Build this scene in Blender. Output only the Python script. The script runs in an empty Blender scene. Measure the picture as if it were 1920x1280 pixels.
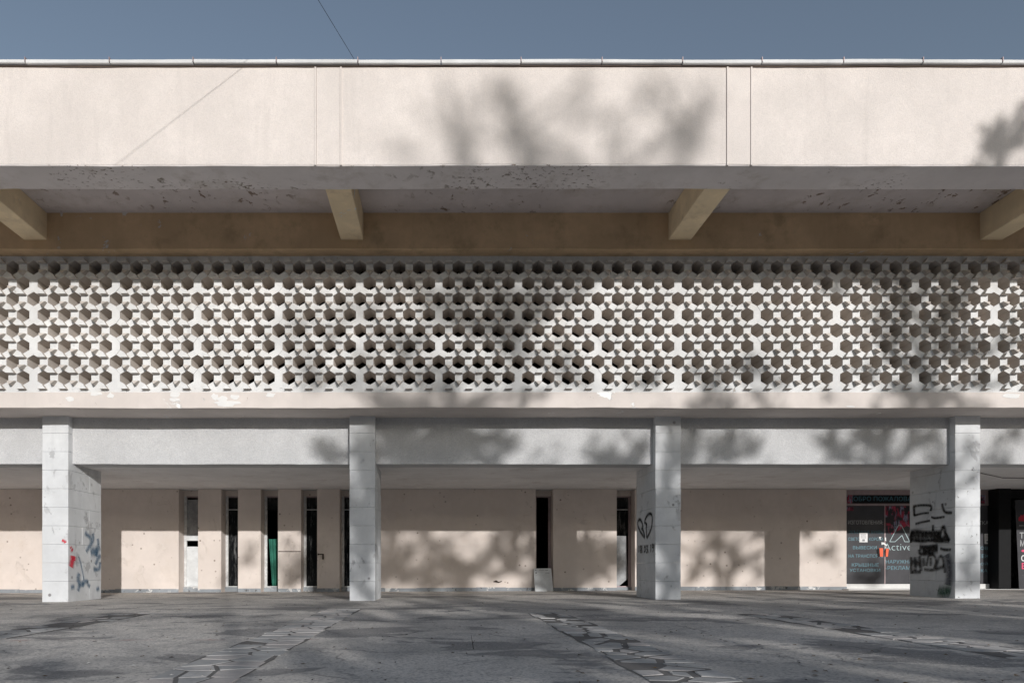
import bpy, bmesh, math, random
import numpy as np
from mathutils import Vector, Matrix

random.seed(7)
rng = np.random.default_rng(11)
scene = bpy.context.scene
col = scene.collection

# ------------------------------------------------------------------ scale of the place
D1 = 14.44                 # metres from the camera to the pillar fronts
U = D1 / 1280.0            # metres per photo pixel at that distance
EYE = 0.75
def X(u, d): return (u - 826.0) * d * U
def Z(v, d): return EYE + (1058.5 - v) * d * U
def Y(d): return d * D1
def ZU(z): return EYE + z * U
def gz(x): return 0.0039 * max(-16.0, min(18.0, x))     # the plaza tilts very slightly

SUN = Vector((0.335, -1.0, 0.2477))     # direction towards the sun
EL = math.atan2(SUN.z, math.hypot(SUN.x, SUN.y))
AZ = math.atan2(SUN.x, SUN.y)

# ------------------------------------------------------------------ camera
cam_d = bpy.data.cameras.new('camera')
cam = bpy.data.objects.new('camera', cam_d)
col.objects.link(cam)
cam.location = (0, 0, EYE)
cam.rotation_euler = (math.radians(90), 0, 0)
cam_d.sensor_width = 36.0
cam_d.lens = 24.0
cam_d.shift_x = 134.0 / 1920.0
cam_d.shift_y = 418.5 / 1920.0
cam_d.clip_start = 0.05
cam_d.clip_end = 3000
scene.camera = cam

# ------------------------------------------------------------------ sky, sun, exposure
world = bpy.data.worlds.new('World')
scene.world = world
world.use_nodes = True
wn = world.node_tree.nodes
wl = world.node_tree.links
wn.clear()
sky = wn.new('ShaderNodeTexSky')
sky.sky_type = 'NISHITA'
sky.sun_disc = False
sky.sun_elevation = EL
sky.sun_rotation = AZ
sky.air_density = 1.0
sky.dust_density = 1.0
sky.ozone_density = 1.0
bg = wn.new('ShaderNodeBackground')
bg.inputs['Strength'].default_value = 0.115
wo = wn.new('ShaderNodeOutputWorld')
hsv = wn.new('ShaderNodeHueSaturation')
hsv.inputs['Saturation'].default_value = 0.80
wl.new(sky.outputs[0], hsv.inputs['Color'])
wl.new(hsv.outputs[0], bg.inputs[0])
wl.new(bg.outputs[0], wo.inputs[0])

sun_d = bpy.data.lights.new('sun', 'SUN')
sun_d.energy = 3.3
sun_d.angle = math.radians(0.53)
sun_d.color = (1.0, 0.972, 0.945)
sun = bpy.data.objects.new('sun', sun_d)
col.objects.link(sun)
sun.rotation_euler = SUN.to_track_quat('Z', 'Y').to_euler()
sun.location = (10, -20, 20)

scene.view_settings.view_transform = 'Standard'
scene.view_settings.look = 'None'
scene.view_settings.exposure = 0.0
scene.view_settings.gamma = 1.0
scene.view_settings.use_curve_mapping = False

# ------------------------------------------------------------------ materials
def srgb(r, g, b):
    f = lambda c: (c / 12.92) if c <= 0.04045 else ((c + 0.055) / 1.055) ** 2.4
    return (f(r / 255), f(g / 255), f(b / 255))

class NT:
    def __init__(s, name):
        s.m = bpy.data.materials.new(name)
        s.m.use_nodes = True
        s.t = s.m.node_tree
        s.b = s.t.nodes['Principled BSDF']
        s.geo = s.n('ShaderNodeNewGeometry')
        s.pos = s.geo.outputs['Position']
    def n(s, t, **kw):
        x = s.t.nodes.new(t)
        for k, v in kw.items(): setattr(x, k, v)
        return x
    def l(s, a, b): s.t.links.new(a, b)
    def coord(s, scale=(1, 1, 1), loc=(0, 0, 0)):
        mp = s.n('ShaderNodeMapping')
        mp.inputs['Scale'].default_value = scale
        mp.inputs['Location'].default_value = loc
        s.l(s.pos, mp.inputs['Vector'])
        return mp.outputs[0]
    def noise(s, scale, detail=5, rough=0.55, stretch=(1, 1, 1), loc=(0, 0, 0), dist=0.0):
        x = s.n('ShaderNodeTexNoise')
        x.inputs['Scale'].default_value = scale
        x.inputs['Detail'].default_value = detail
        x.inputs['Roughness'].default_value = rough
        x.inputs['Distortion'].default_value = dist
        s.l(s.coord(stretch, loc), x.inputs['Vector'])
        return x.outputs['Fac']
    def ramp(s, fac, a, b, va=0.0, vb=1.0):
        x = s.n('ShaderNodeMapRange')
        x.interpolation_type = 'SMOOTHSTEP'
        x.inputs['From Min'].default_value = a
        x.inputs['From Max'].default_value = b
        x.inputs['To Min'].default_value = va
        x.inputs['To Max'].default_value = vb
        s.l(fac, x.inputs['Value'])
        return x.outputs[0]
    def math(s, op, a, b):
        x = s.n('ShaderNodeMath', operation=op)
        for i, v in enumerate((a, b)):
            if isinstance(v, (int, float)): x.inputs[i].default_value = v
            else: s.l(v, x.inputs[i])
        return x.outputs[0]
    def mix(s, fac, a, b, mode='MIX'):
        x = s.n('ShaderNodeMix', data_type='RGBA', blend_type=mode)
        if isinstance(fac, (int, float)): x.inputs[0].default_value = fac
        else: s.l(fac, x.inputs[0])
        for i, v in ((6, a), (7, b)):
            if isinstance(v, tuple): x.inputs[i].default_value = (*v[:3], 1)
            else: s.l(v, x.inputs[i])
        return x.outputs[2]
    def bump(s, h, strength, dist, prev=None):
        x = s.n('ShaderNodeBump')
        x.inputs['Strength'].default_value = strength
        x.inputs['Distance'].default_value = dist
        s.l(h, x.inputs['Height'])
        if prev is not None: s.l(prev, x.inputs['Normal'])
        return x.outputs[0]
    def done(s, colour, rough=0.9, normal=None, spec=0.25, metal=0.0):
        if isinstance(colour, tuple): s.b.inputs['Base Color'].default_value = (*colour[:3], 1)
        else: s.l(colour, s.b.inputs['Base Color'])
        if isinstance(rough, (int, float)): s.b.inputs['Roughness'].default_value = rough
        else: s.l(rough, s.b.inputs['Roughness'])
        s.b.inputs['Specular IOR Level'].default_value = spec
        s.b.inputs['Metallic'].default_value = metal
        if normal is not None: s.l(normal, s.b.inputs['Normal'])
        return s.m

def scl(c, k): return tuple(min(1.0, x * k) for x in c)

def plaster(name, base, mottle=0.12, grain=170.0, gstr=0.5, gdist=0.004, peel=None, streak=0.0, specks=None, tint=None, grainc=0.0):
    t = NT(name)
    big = t.noise(0.9, 6, 0.6)
    c = t.mix(t.ramp(big, 0.3, 0.72), scl(base, 1 - mottle), scl(base, 1 + mottle * 0.6))
    med = t.noise(5.0, 6, 0.65, loc=(3, 1, 7))
    c = t.mix(t.ramp(med, 0.35, 0.75, 0, 0.55), c, scl(base, 1 - mottle * 0.9))
    if tint is not None:
        c = t.mix(t.ramp(t.noise(1.7, 7, 0.7, loc=(9, 4, 2)), 0.5, 0.72, 0, 0.7), c, tint)
    fine = t.noise(grain, 3, 0.6)
    if grainc:
        c = t.mix(t.ramp(fine, 0.35, 0.7, 0, grainc), c, scl(base, 0.55))
    if streak:
        st = t.noise(2.2, 6, 0.65, stretch=(2.2, 2.2, 0.22), loc=(5, 0, 0))
        c = t.mix(t.ramp(st, 0.52, 0.8, 0, streak), c, scl(base, 0.55))
    nrm = t.bump(fine, gstr, gdist)
    nrm = t.bump(t.noise(2.5, 4, 0.5, loc=(2, 2, 2)), 0.25, 0.02, nrm)
    if specks:
        v = t.n('ShaderNodeTexVoronoi')
        v.inputs['Scale'].default_value = specks[0]
        t.l(t.pos, v.inputs['Vector'])
        gate = t.ramp(t.noise(1.1, 3, 0.5, loc=(1, 8, 3)), 0.42, 0.62)
        sp = t.math('MULTIPLY', t.ramp(v.outputs['Distance'], specks[1], specks[1] * 1.9, 1, 0), gate)
        c = t.mix(t.math('MULTIPLY', sp, 0.75), c, specks[2])
    if peel:
        for (sc, stretch, lo, hi, gsc, glo, ghi, pc, loc) in peel:
            a = t.ramp(t.noise(sc, 9, 0.68, stretch=stretch, loc=loc, dist=0.4), lo, hi)
            g = t.ramp(t.noise(gsc, 3, 0.5, loc=(loc[0] + 4, loc[1], loc[2] + 1)), glo, ghi)
            mk = t.math('MULTIPLY', a, g)
            c = t.mix(mk, c, pc)
            nrm = t.bump(t.math('SUBTRACT', 1.0, mk), 0.8, 0.006, nrm)
    return t.done(c, 0.92, nrm, 0.15)

M = {}
cream = (0.70, 0.635, 0.585)
M['fascia'] = plaster('cream_stucco', (0.70, 0.645, 0.61), 0.09, 60, 0.6, 0.01, streak=0.22, grainc=0.22)
M['coping'] = plaster('coping_concrete', (0.66, 0.665, 0.67), 0.16, 90, 0.4, 0.003, streak=0.25)
M['soffit'] = plaster('soffit_paint', (0.78, 0.735, 0.725), 0.10, 120, 0.25, 0.003,
    peel=[(5.0, (1, 1, 1), 0.57, 0.60, 0.40, 0.585, 0.64, (0.34, 0.30, 0.26), (0, 0, 0)),
          (11.0, (1, 1.6, 1), 0.58, 0.61, 0.33, 0.565, 0.62, (0.22, 0.17, 0.14), (5, 2, 1))], tint=(0.55, 0.50, 0.46))
M['ochre'] = plaster('ochre_paint', (0.63, 0.455, 0.285), 0.18, 100, 0.3, 0.003, streak=0.3, tint=(0.36, 0.27, 0.17),
    peel=[(3.0, (1, 1, 1), 0.63, 0.645, 0.5, 0.55, 0.6, (0.62, 0.60, 0.58), (2, 0, 0))])
M['beam'] = plaster('sand_beam_paint', (0.85, 0.70, 0.48), 0.16, 100, 0.3, 0.003, streak=0.2, tint=(0.58, 0.46, 0.31),
    peel=[(3.0, (1, 1, 1), 0.62, 0.635, 0.5, 0.52, 0.58, (0.74, 0.73, 0.71), (2, 0, 0))])
M['ceiling_eaves'] = plaster('eaves_ceiling_paint', (0.66, 0.61, 0.61), 0.12, 120, 0.25, 0.003,
    peel=[(6.0, (1, 0.7, 1), 0.585, 0.615, 0.30, 0.50, 0.58, (0.25, 0.19, 0.15), (7, 3, 0))], tint=(0.5, 0.45, 0.42))
M['screen'] = plaster('white_concrete', (0.73, 0.735, 0.735), 0.14, 60, 0.6, 0.006, streak=0.28, tint=(0.62, 0.60, 0.57), grainc=0.2,
    peel=[(9.0, (1, 1, 1), 0.64, 0.68, 1.0, 0.45, 0.55, (0.42, 0.39, 0.36), (4, 0, 2))])
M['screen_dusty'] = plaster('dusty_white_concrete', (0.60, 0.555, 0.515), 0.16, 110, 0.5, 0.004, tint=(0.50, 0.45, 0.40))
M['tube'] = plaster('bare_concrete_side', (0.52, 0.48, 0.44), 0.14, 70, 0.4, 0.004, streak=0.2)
M['reveal'] = plaster('white_concrete_reveal', (0.70, 0.645, 0.595), 0.14, 70, 0.4, 0.004, streak=0.15)
M['slab'] = plaster('slab_paint', (0.66, 0.605, 0.57), 0.10, 70, 0.3, 0.004, streak=0.18,
    peel=[(2.2, (1, 1, 1.5), 0.60, 0.61, 0.45, 0.55, 0.58, (0.83, 0.83, 0.82), (1, 0, 3)),
          (6.0, (1, 1, 1), 0.66, 0.67, 0.6, 0.52, 0.56, (0.30, 0.23, 0.18), (11, 5, 0))])
M['flake'] = plaster('bared_white_render', (0.74, 0.735, 0.725), 0.05, 60, 0.6, 0.006)
M['roughcast'] = plaster('grey_roughcast', (0.58, 0.585, 0.595), 0.12, 48, 0.9, 0.014, grainc=0.35, streak=0.1)
M['stone'] = plaster('pale_stone_cladding', (0.66, 0.675, 0.69), 0.15, 60, 0.3, 0.003, streak=0.22, tint=(0.55, 0.56, 0.58),
    specks=(2.4, 0.055, (0.12, 0.11, 0.11)),
    peel=[(3.2, (1, 1, 0.7), 0.57, 0.63, 0.7, 0.46, 0.6, (0.44, 0.445, 0.455), (2, 0, 5)), (13.0, (1, 1, 1), 0.63, 0.66, 1.2, 0.5, 0.58, (0.25, 0.245, 0.24), (0, 6, 1))])
M['wall'] = plaster('cream_wall_paint', (0.72, 0.645, 0.595), 0.09, 80, 0.3, 0.003, streak=0.10,
    specks=(4.2, 0.075, (0.16, 0.11, 0.08)), tint=(0.64, 0.56, 0.50),
    peel=[(1.6, (1, 1, 0.7), 0.57, 0.60, 0.5, 0.45, 0.55, (0.66, 0.59, 0.54), (8, 0, 0)), (5.0, (0.5, 1, 6), 0.66, 0.69, 0.8, 0.5, 0.56, (0.45, 0.37, 0.32), (1, 3, 6)), (14.0, (1, 1, 1), 0.66, 0.68, 0.9, 0.5, 0.56, (0.32, 0.25, 0.21), (2, 5, 2))])
M['porch_ceiling'] = plaster('porch_ceiling_paint', (0.76, 0.75, 0.75), 0.10, 90, 0.2, 0.003, tint=(0.56, 0.53, 0.52))
M['skirting'] = plaster('weathered_skirting', (0.30, 0.325, 0.35), 0.25, 60, 0.5, 0.006,
    peel=[(5.0, (1, 1, 1), 0.55, 0.60, 0.8, 0.4, 0.55, (0.66, 0.66, 0.65), (0, 2, 0)),
          (9.0, (1, 1, 1), 0.6, 0.64, 0.9, 0.4, 0.5, (0.10, 0.10, 0.10), (3, 2, 0))])
M['render_white'] = plaster('white_sill_paint', (0.72, 0.72, 0.71), 0.12, 60, 0.3, 0.003, streak=0.25)

def flat(name, c, rough=0.6, spec=0.4, metal=0.0, var=0.12, scale=6.0):
    t = NT(name)
    k = t.mix(t.ramp(t.noise(scale, 6, 0.6), 0.3, 0.75), scl(c, 1 - var), scl(c, 1 + var))
    return t.done(k, rough, None, spec, metal)
M['frame'] = flat('white_frame_paint', (0.62, 0.63, 0.63), 0.5, 0.4, 0, 0.2, 8)
M['frame_grey'] = flat('grey_aluminium', (0.34, 0.265, 0.27), 0.45, 0.5, 0.3)
M['black'] = flat('black_panel', (0.009, 0.0095, 0.0105), 0.5, 0.12)
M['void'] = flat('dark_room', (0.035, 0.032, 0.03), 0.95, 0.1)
M['white_panel'] = flat('white_door_panel', (0.66, 0.68, 0.69), 0.5, 0.4, 0, 0.15, 4)
M['grey_board'] = flat('grey_board', (0.32, 0.33, 0.34), 0.7, 0.3, 0, 0.3, 5)
M['green'] = flat('green_curtain', (0.04, 0.17, 0.125), 0.85, 0.1, 0, 0.25, 5)
M['paper'] = flat('white_paper', (0.80, 0.80, 0.80), 0.8, 0.2)
M['ink'] = flat('grey_ink', (0.25, 0.26, 0.28), 0.8, 0.2)
M['teal'] = flat('teal_lettering', (0.16, 0.30, 0.36), 0.5, 0.3, 0, 0.08)
M['teal_dark'] = flat('dark_teal_lettering', (0.085, 0.20, 0.25), 0.5, 0.2, 0, 0.08)
M['letter_grey'] = flat('grey_lettering', (0.40, 0.41, 0.42), 0.5, 0.3)
M['letter_white'] = flat('white_lettering', (0.78, 0.80, 0.80), 0.5, 0.3)
M['letter_mint'] = flat('mint_lettering', (0.46, 0.60, 0.62), 0.5, 0.3)
M['pink'] = flat('pink_lettering', (0.75, 0.09, 0.20), 0.5, 0.3)
M['red_logo'] = flat('red_logo', (0.50, 0.03, 0.06), 0.5, 0.3)
M['orange'] = flat('orange_vinyl', (0.83, 0.13, 0.05), 0.5, 0.3, 0, 0.05)
M['coping_shade'] = flat('brown_coping_shade', (0.13, 0.10, 0.085), 0.85, 0.15)  # brown that stands in for the shade under the coping
M['cable'] = flat('black_cable', (0.02, 0.02, 0.022), 0.6, 0.3)
M['rust'] = flat('rusty_iron', (0.05, 0.035, 0.03), 0.8, 0.3)
M['coping_dark'] = plaster('grey_brown_render', (0.26, 0.24, 0.22), 0.1, 40, 0.3, 0.004)
M['bark'] = plaster('bark', (0.10, 0.08, 0.06), 0.3, 20, 0.8, 0.02)

def glass_mat():
    t = NT('dusty_dark_glass')
    d = t.ramp(t.noise(3.0, 8, 0.75, stretch=(2.5, 1, 0.5)), 0.5, 0.72)
    zz = t.n('ShaderNodeSeparateXYZ'); t.l(t.pos, zz.inputs[0])
    c = t.mix(d, (0.007, 0.0075, 0.008), (0.15, 0.153, 0.153))
    return t.done(c, 0.12, None, 0.22)
M['glass'] = glass_mat()
def vinyl_mat():
    t = NT('charcoal_window_vinyl')
    c = t.mix(t.ramp(t.noise(2.0, 5, 0.6), 0.3, 0.75), (0.062, 0.062, 0.068), (0.085, 0.085, 0.093))
    sc = t.ramp(t.noise(9, 6, 0.7, stretch=(1, 1, 3), loc=(1, 2, 3)), 0.62, 0.75)
    c = t.mix(t.math('MULTIPLY', sc, 0.35), c, (0.24, 0.24, 0.25))
    return t.done(c, 0.5, None, 0.08)
M['vinyl'] = vinyl_mat()
def print_mat():
    t = NT('red_and_blue_streak_print')
    f1 = t.noise(7.0, 5, 0.6, stretch=(2.2, 1, 0.6), loc=(0, 0, 4))
    f2 = t.noise(5.0, 5, 0.6, stretch=(2.6, 1, 0.7), loc=(7, 0, 1))
    c = t.mix(t.ramp(f1, 0.42, 0.6), (0.04, 0.04, 0.05), (0.40, 0.05, 0.09))
    c = t.mix(t.ramp(f2, 0.5, 0.62), c, (0.24, 0.26, 0.36))
    c = t.mix(t.ramp(t.noise(4.0, 4, 0.6, loc=(2, 0, 9)), 0.52, 0.6), c, (0.04, 0.04, 0.045))
    return t.done(c, 0.5, None, 0.1)
M['print'] = print_mat()

def spray(name, c, dens=1.0):
    t = NT(name)
    uv = t.n('ShaderNodeUVMap')
    sp = t.n('ShaderNodeSeparateXYZ'); t.l(uv.outputs[0], sp.inputs[0])
    e = t.math('ABSOLUTE', t.math('SUBTRACT', sp.outputs[1], 0.5), 0)
    a = t.ramp(e, 0.02, 0.5, 1, 0)
    nz = t.noise(14, 5, 0.7)
    a = t.math('MULTIPLY', a, t.ramp(nz, 0.25, 0.6, 0.5, 1.0))
    a = t.math('MULTIPLY', a, dens)
    t.l(a, t.b.inputs['Alpha'])
    return t.done(c, 0.8, None, 0.2)
M['spray_black'] = spray('black_spray_paint', (0.018, 0.017, 0.016), 0.9)
M['spray_soot'] = spray('thin_black_spray', (0.03, 0.028, 0.026), 0.75)
M['spray_blue'] = spray('blue_spray_paint', (0.07, 0.16, 0.26), 0.62)
M['spray_red'] = spray('red_spray_paint', (0.66, 0.03, 0.06), 0.9)
M['spray_navy'] = spray('grey_blue_spray', (0.05, 0.055, 0.075), 0.8)
M['spray_green'] = spray('green_spray_paint', (0.02, 0.09, 0.05), 0.75)

def ground_mat():
    t = NT('worn_asphalt')
    big = t.noise(0.35, 7, 0.62)
    c = t.mix(t.ramp(big, 0.35, 0.68), (0.50, 0.475, 0.445), (0.75, 0.705, 0.655))
    med = t.noise(2.4, 8, 0.7, loc=(3, 5, 0))
    c = t.mix(t.ramp(med, 0.48, 0.7, 0, 0.6), c, (0.24, 0.242, 0.248))
    # tar patches in rows across the plaza
    pt = t.noise(0.55, 6, 0.6, stretch=(0.8, 1.3, 1), loc=(14, 2, 0), dist=0.5)
    pm = t.ramp(pt, 0.545, 0.575)
    c = t.mix(t.math('MULTIPLY', pm, 0.6), c, (0.14, 0.141, 0.148))
    # gravel showing through
    v = t.n('ShaderNodeTexVoronoi'); v.inputs['Scale'].default_value = 60
    t.l(t.pos, v.inputs['Vector'])
    wear = t.ramp(t.noise(0.9, 5, 0.6, loc=(6, 1, 0)), 0.42, 0.6)
    gcol = t.n('ShaderNodeSeparateColor'); t.l(v.outputs['Color'], gcol.inputs[0])
    st = t.math('MULTIPLY', t.ramp(gcol.outputs[0], 0.62, 0.9), wear)
    st = t.math('MULTIPLY', st, t.ramp(v.outputs['Distance'], 0.2, 0.5, 1, 0))
    c = t.mix(t.math('MULTIPLY', st, 0.75), c, (0.72, 0.70, 0.67))
    dk = t.math('MULTIPLY', t.ramp(gcol.outputs[1], 0.7, 0.95), 0.38)
    c = t.mix(dk, c, (0.10, 0.10, 0.105))
    gr1 = t.noise(26, 8, 0.8, loc=(3, 3, 0))
    c = t.mix(t.ramp(gr1, 0.48, 0.66, 0, 0.75), c, (0.19, 0.19, 0.192))
    c = t.mix(t.math('MULTIPLY', t.ramp(t.noise(31, 8, 0.8, loc=(7, 1, 0)), 0.56, 0.68), t.ramp(t.noise(0.8, 5, 0.6, loc=(2, 6, 0)), 0.42, 0.6)), c, (0.74, 0.72, 0.69))
    # cracks
    w = t.n('ShaderNodeTexVoronoi', feature='DISTANCE_TO_EDGE'); w.inputs['Scale'].default_value = 0.62
    nz = t.n('ShaderNodeTexNoise'); nz.inputs['Scale'].default_value = 1.6; nz.inputs['Detail'].default_value = 6
    t.l(t.pos, nz.inputs['Vector'])
    va = t.n('ShaderNodeVectorMath', operation='MULTIPLY_ADD')
    t.l(nz.outputs['Color'], va.inputs[0]); va.inputs[1].default_value = (0.9, 0.9, 0); t.l(t.pos, va.inputs[2])
    t.l(va.outputs[0], w.inputs['Vector'])
    cr = t.ramp(w.outputs['Distance'], 0.002, 0.010, 1, 0)
    cr = t.math('MULTIPLY', cr, t.ramp(t.noise(0.7, 3, 0.5, loc=(1, 1, 0)), 0.4, 0.55))
    c = t.mix(t.math('MULTIPLY', cr, 0.5), c, (0.09, 0.09, 0.092))
    # faded reddish paint
    sx = t.n('ShaderNodeSeparateXYZ'); t.l(t.pos, sx.inputs[0])
    ln = t.math('ABSOLUTE', t.math('SUBTRACT', sx.outputs[1], 6.95), 0)
    rl = t.math('MULTIPLY', t.ramp(ln, 0.03, 0.09, 1, 0), t.ramp(t.noise(2.0, 6, 0.7, loc=(8, 3, 0)), 0.47, 0.6))
    rl = t.math('MULTIPLY', rl, t.ramp(sx.outputs[0], -1.4, -0.9, 1, 0))
    c = t.mix(t.math('MULTIPLY', rl, 0.45), c, (0.36, 0.17, 0.15))
    h = t.math('ADD', t.math('MULTIPLY', v.outputs['Distance'], 0.6), t.noise(30, 5, 0.7))
    nrm = t.bump(h, 0.5, 0.009)
    nrm = t.bump(t.math('SUBTRACT', t.noise(1.5, 5, 0.6, loc=(2, 9, 0)), t.math('ADD', t.math('MULTIPLY', cr, 0.4), t.math('MULTIPLY', pm, 0.15))), 0.25, 0.02, nrm)
    return t.done(c, 0.95, nrm, 0.12)
M['ground'] = ground_mat()
def paver_mat():
    t = NT('grey_flagstone')
    oi = t.n('ShaderNodeObjectInfo')
    r = t.n('ShaderNodeValToRGB'); t.l(oi.outputs['Random'], r.inputs[0])
    e = r.color_ramp.elements
    e[0].color = (0.36, 0.355, 0.35, 1); e[1].color = (0.60, 0.585, 0.565, 1)
    x = e.new(0.5); x.color = (0.45, 0.445, 0.435, 1)
    x = e.new(0.75); x.color = (0.52, 0.48, 0.455, 1)
    c = t.mix(t.ramp(t.noise(5, 7, 0.7), 0.4, 0.72, 0, 0.6), r.outputs[0], (0.28, 0.28, 0.285))
    nrm = t.bump(t.noise(28, 6, 0.7), 0.5, 0.008)
    return t.done(c, 0.9, nrm, 0.15)
M['paver'] = paver_mat()
M['mortar'] = plaster('dirty_mortar', (0.19, 0.182, 0.175), 0.25, 40, 0.7, 0.008)
def leaf_mat():
    t = NT('tree_leaf')
    oi = t.noise(1.2, 3, 0.5)
    c = t.mix(t.ramp(oi, 0.3, 0.7), (0.045, 0.075, 0.02), (0.11, 0.12, 0.035))
    return t.done(c, 0.6, None, 0.3)
M['leaf'] = leaf_mat()

# ------------------------------------------------------------------ helpers
def link(name, me, parent=None, mats=None):
    o = bpy.data.objects.new(name, me)
    col.objects.link(o)
    if parent is not None: o.parent = parent
    if mats is not None and me is not None and not me.materials:
        for m in (mats if isinstance(mats, (list, tuple)) else [mats]): me.materials.append(m)
    return o

def tag(o, label=None, cat=None, group=None, kind=None):
    if label: o['label'] = label
    if cat: o['category'] = cat
    if group: o['group'] = group
    if kind: o['kind'] = kind
    return o

def empty(name, loc=(0, 0, 0)):
    o = bpy.data.objects.new(name, None)
    col.objects.link(o)
    o.location = loc
    return o

def bbox(bm, x0, x1, y0, y1, z0, z1):
    v = [bm.verts.new((x, y, z)) for z in (z0, z1) for y in (y0, y1) for x in (x0, x1)]
    for f in ((0, 2, 3, 1), (4, 5, 7, 6), (0, 1, 5, 4), (2, 6, 7, 3), (0, 4, 6, 2), (1, 3, 7, 5)):
        bm.faces.new([v[i] for i in f])

def mesh(bm, name):
    me = bpy.data.meshes.new(name)
    bm.normal_update()
    bm.to_mesh(me); bm.free()
    return me

def box(name, x0, x1, y0, y1, z0, z1, mat, parent=None, bevel=0.0):
    bm = bmesh.new()
    bbox(bm, x0, x1, y0, y1, z0, z1)
    if bevel:
        bmesh.ops.bevel(bm, geom=bm.edges[:], offset=bevel, segments=1, affect='EDGES')
    o = link(name, mesh(bm, name), None, mat)
    if parent is not None:
        o.parent = parent
    return o

def wob(x, k):
    return 0.55 * math.sin(x * 0.55 + k) + 0.3 * math.sin(x * 1.7 + 2.1 * k) + 0.15 * math.sin(x * 5.3 + k * 3)

def longbox(name, x0, x1, y0, y1, z0, z1, mat, parent, amp_lo=0.008, amp_hi=0.008, chip=0.003, k=0.0, step=0.22):
    """a long slab whose edges run a little uneven, as cast in place"""
    n = max(2, int((x1 - x0) / step))
    rnd = random.Random(int(k * 100) + 5)
    bm = bmesh.new()
    rings = []
    for i in range(n + 1):
        x = x0 + (x1 - x0) * i / n
        lo = z0 + amp_lo * wob(x, k) + rnd.uniform(-chip, chip)
        hi = z1 + amp_hi * wob(x, k + 1.3) + rnd.uniform(-chip, chip)
        c = 0.008
        pts = [(y0 + c, lo), (y1, lo), (y1, hi), (y0 + c, hi), (y0, hi - c), (y0, lo + c)]
        rings.append([bm.verts.new((x, y, z)) for y, z in pts])
    for a, b in zip(rings, rings[1:]):
        for j in range(6):
            j2 = (j + 1) % 6
            bm.faces.new((a[j], b[j], b[j2], a[j2]))
    bm.faces.new(rings[0]); bm.faces.new(list(reversed(rings[-1])))
    bmesh.ops.recalc_face_normals(bm, faces=bm.faces[:])
    return link(name, mesh(bm, name), parent, mat)

def tube(bm, pts, radii, seg=6):
    rings = []
    for i, p in enumerate(pts):
        p = Vector(p)
        a = Vector(pts[max(0, i - 1)]); b = Vector(pts[min(len(pts) - 1, i + 1)])
        d = (b - a).normalized()
        s = d.cross(Vector((0, 0, 1)))
        if s.length < 1e-3: s = Vector((1, 0, 0))
        s.normalize(); t = s.cross(d)
        rings.append([bm.verts.new(p + (s * math.cos(q) + t * math.sin(q)) * radii[i]) for q in [2 * math.pi * k / seg for k in range(seg)]])
    for a, b in zip(rings, rings[1:]):
        for j in range(seg):
            bm.faces.new((a[j], a[(j + 1) % seg], b[(j + 1) % seg], b[j]))
    bm.faces.new(rings[0]); bm.faces.new(rings[-1])

# ------------------------------------------------------------------ the ground
def build_ground():
    xs = [-900, -200, -60] + [(-24 + i * 1.0) for i in range(49)] + [60, 200, 900]
    ys = [-900, -200, -60, -40] + [(-30 + i * 1.5) for i in range(40)] + [60, 200, 900]
    bm = bmesh.new()
    g = [[bm.verts.new((x, y, gz(x))) for x in xs] for y in ys]
    for j in range(len(ys) - 1):
        for i in range(len(xs) - 1):
            bm.faces.new((g[j][i], g[j][i + 1], g[j + 1][i + 1], g[j + 1][i]))
    return tag(link('plaza_ground', mesh(bm, 'plaza_ground'), None, M['ground']), kind='structure')
ground = build_ground()

def clip_poly(poly, p, n):
    out = []
    for i in range(len(poly)):
        a, b = poly[i], poly[(i + 1) % len(poly)]
        da = (a[0] - p[0]) * n[0] + (a[1] - p[1]) * n[1]
        db = (b[0] - p[0]) * n[0] + (b[1] - p[1]) * n[1]
        if da <= 0: out.append(a)
        if (da < 0 < db) or (db < 0 < da):
            t = da / (da - db)
            out.append((a[0] + (b[0] - a[0]) * t, a[1] + (b[1] - a[1]) * t))
    return out

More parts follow.
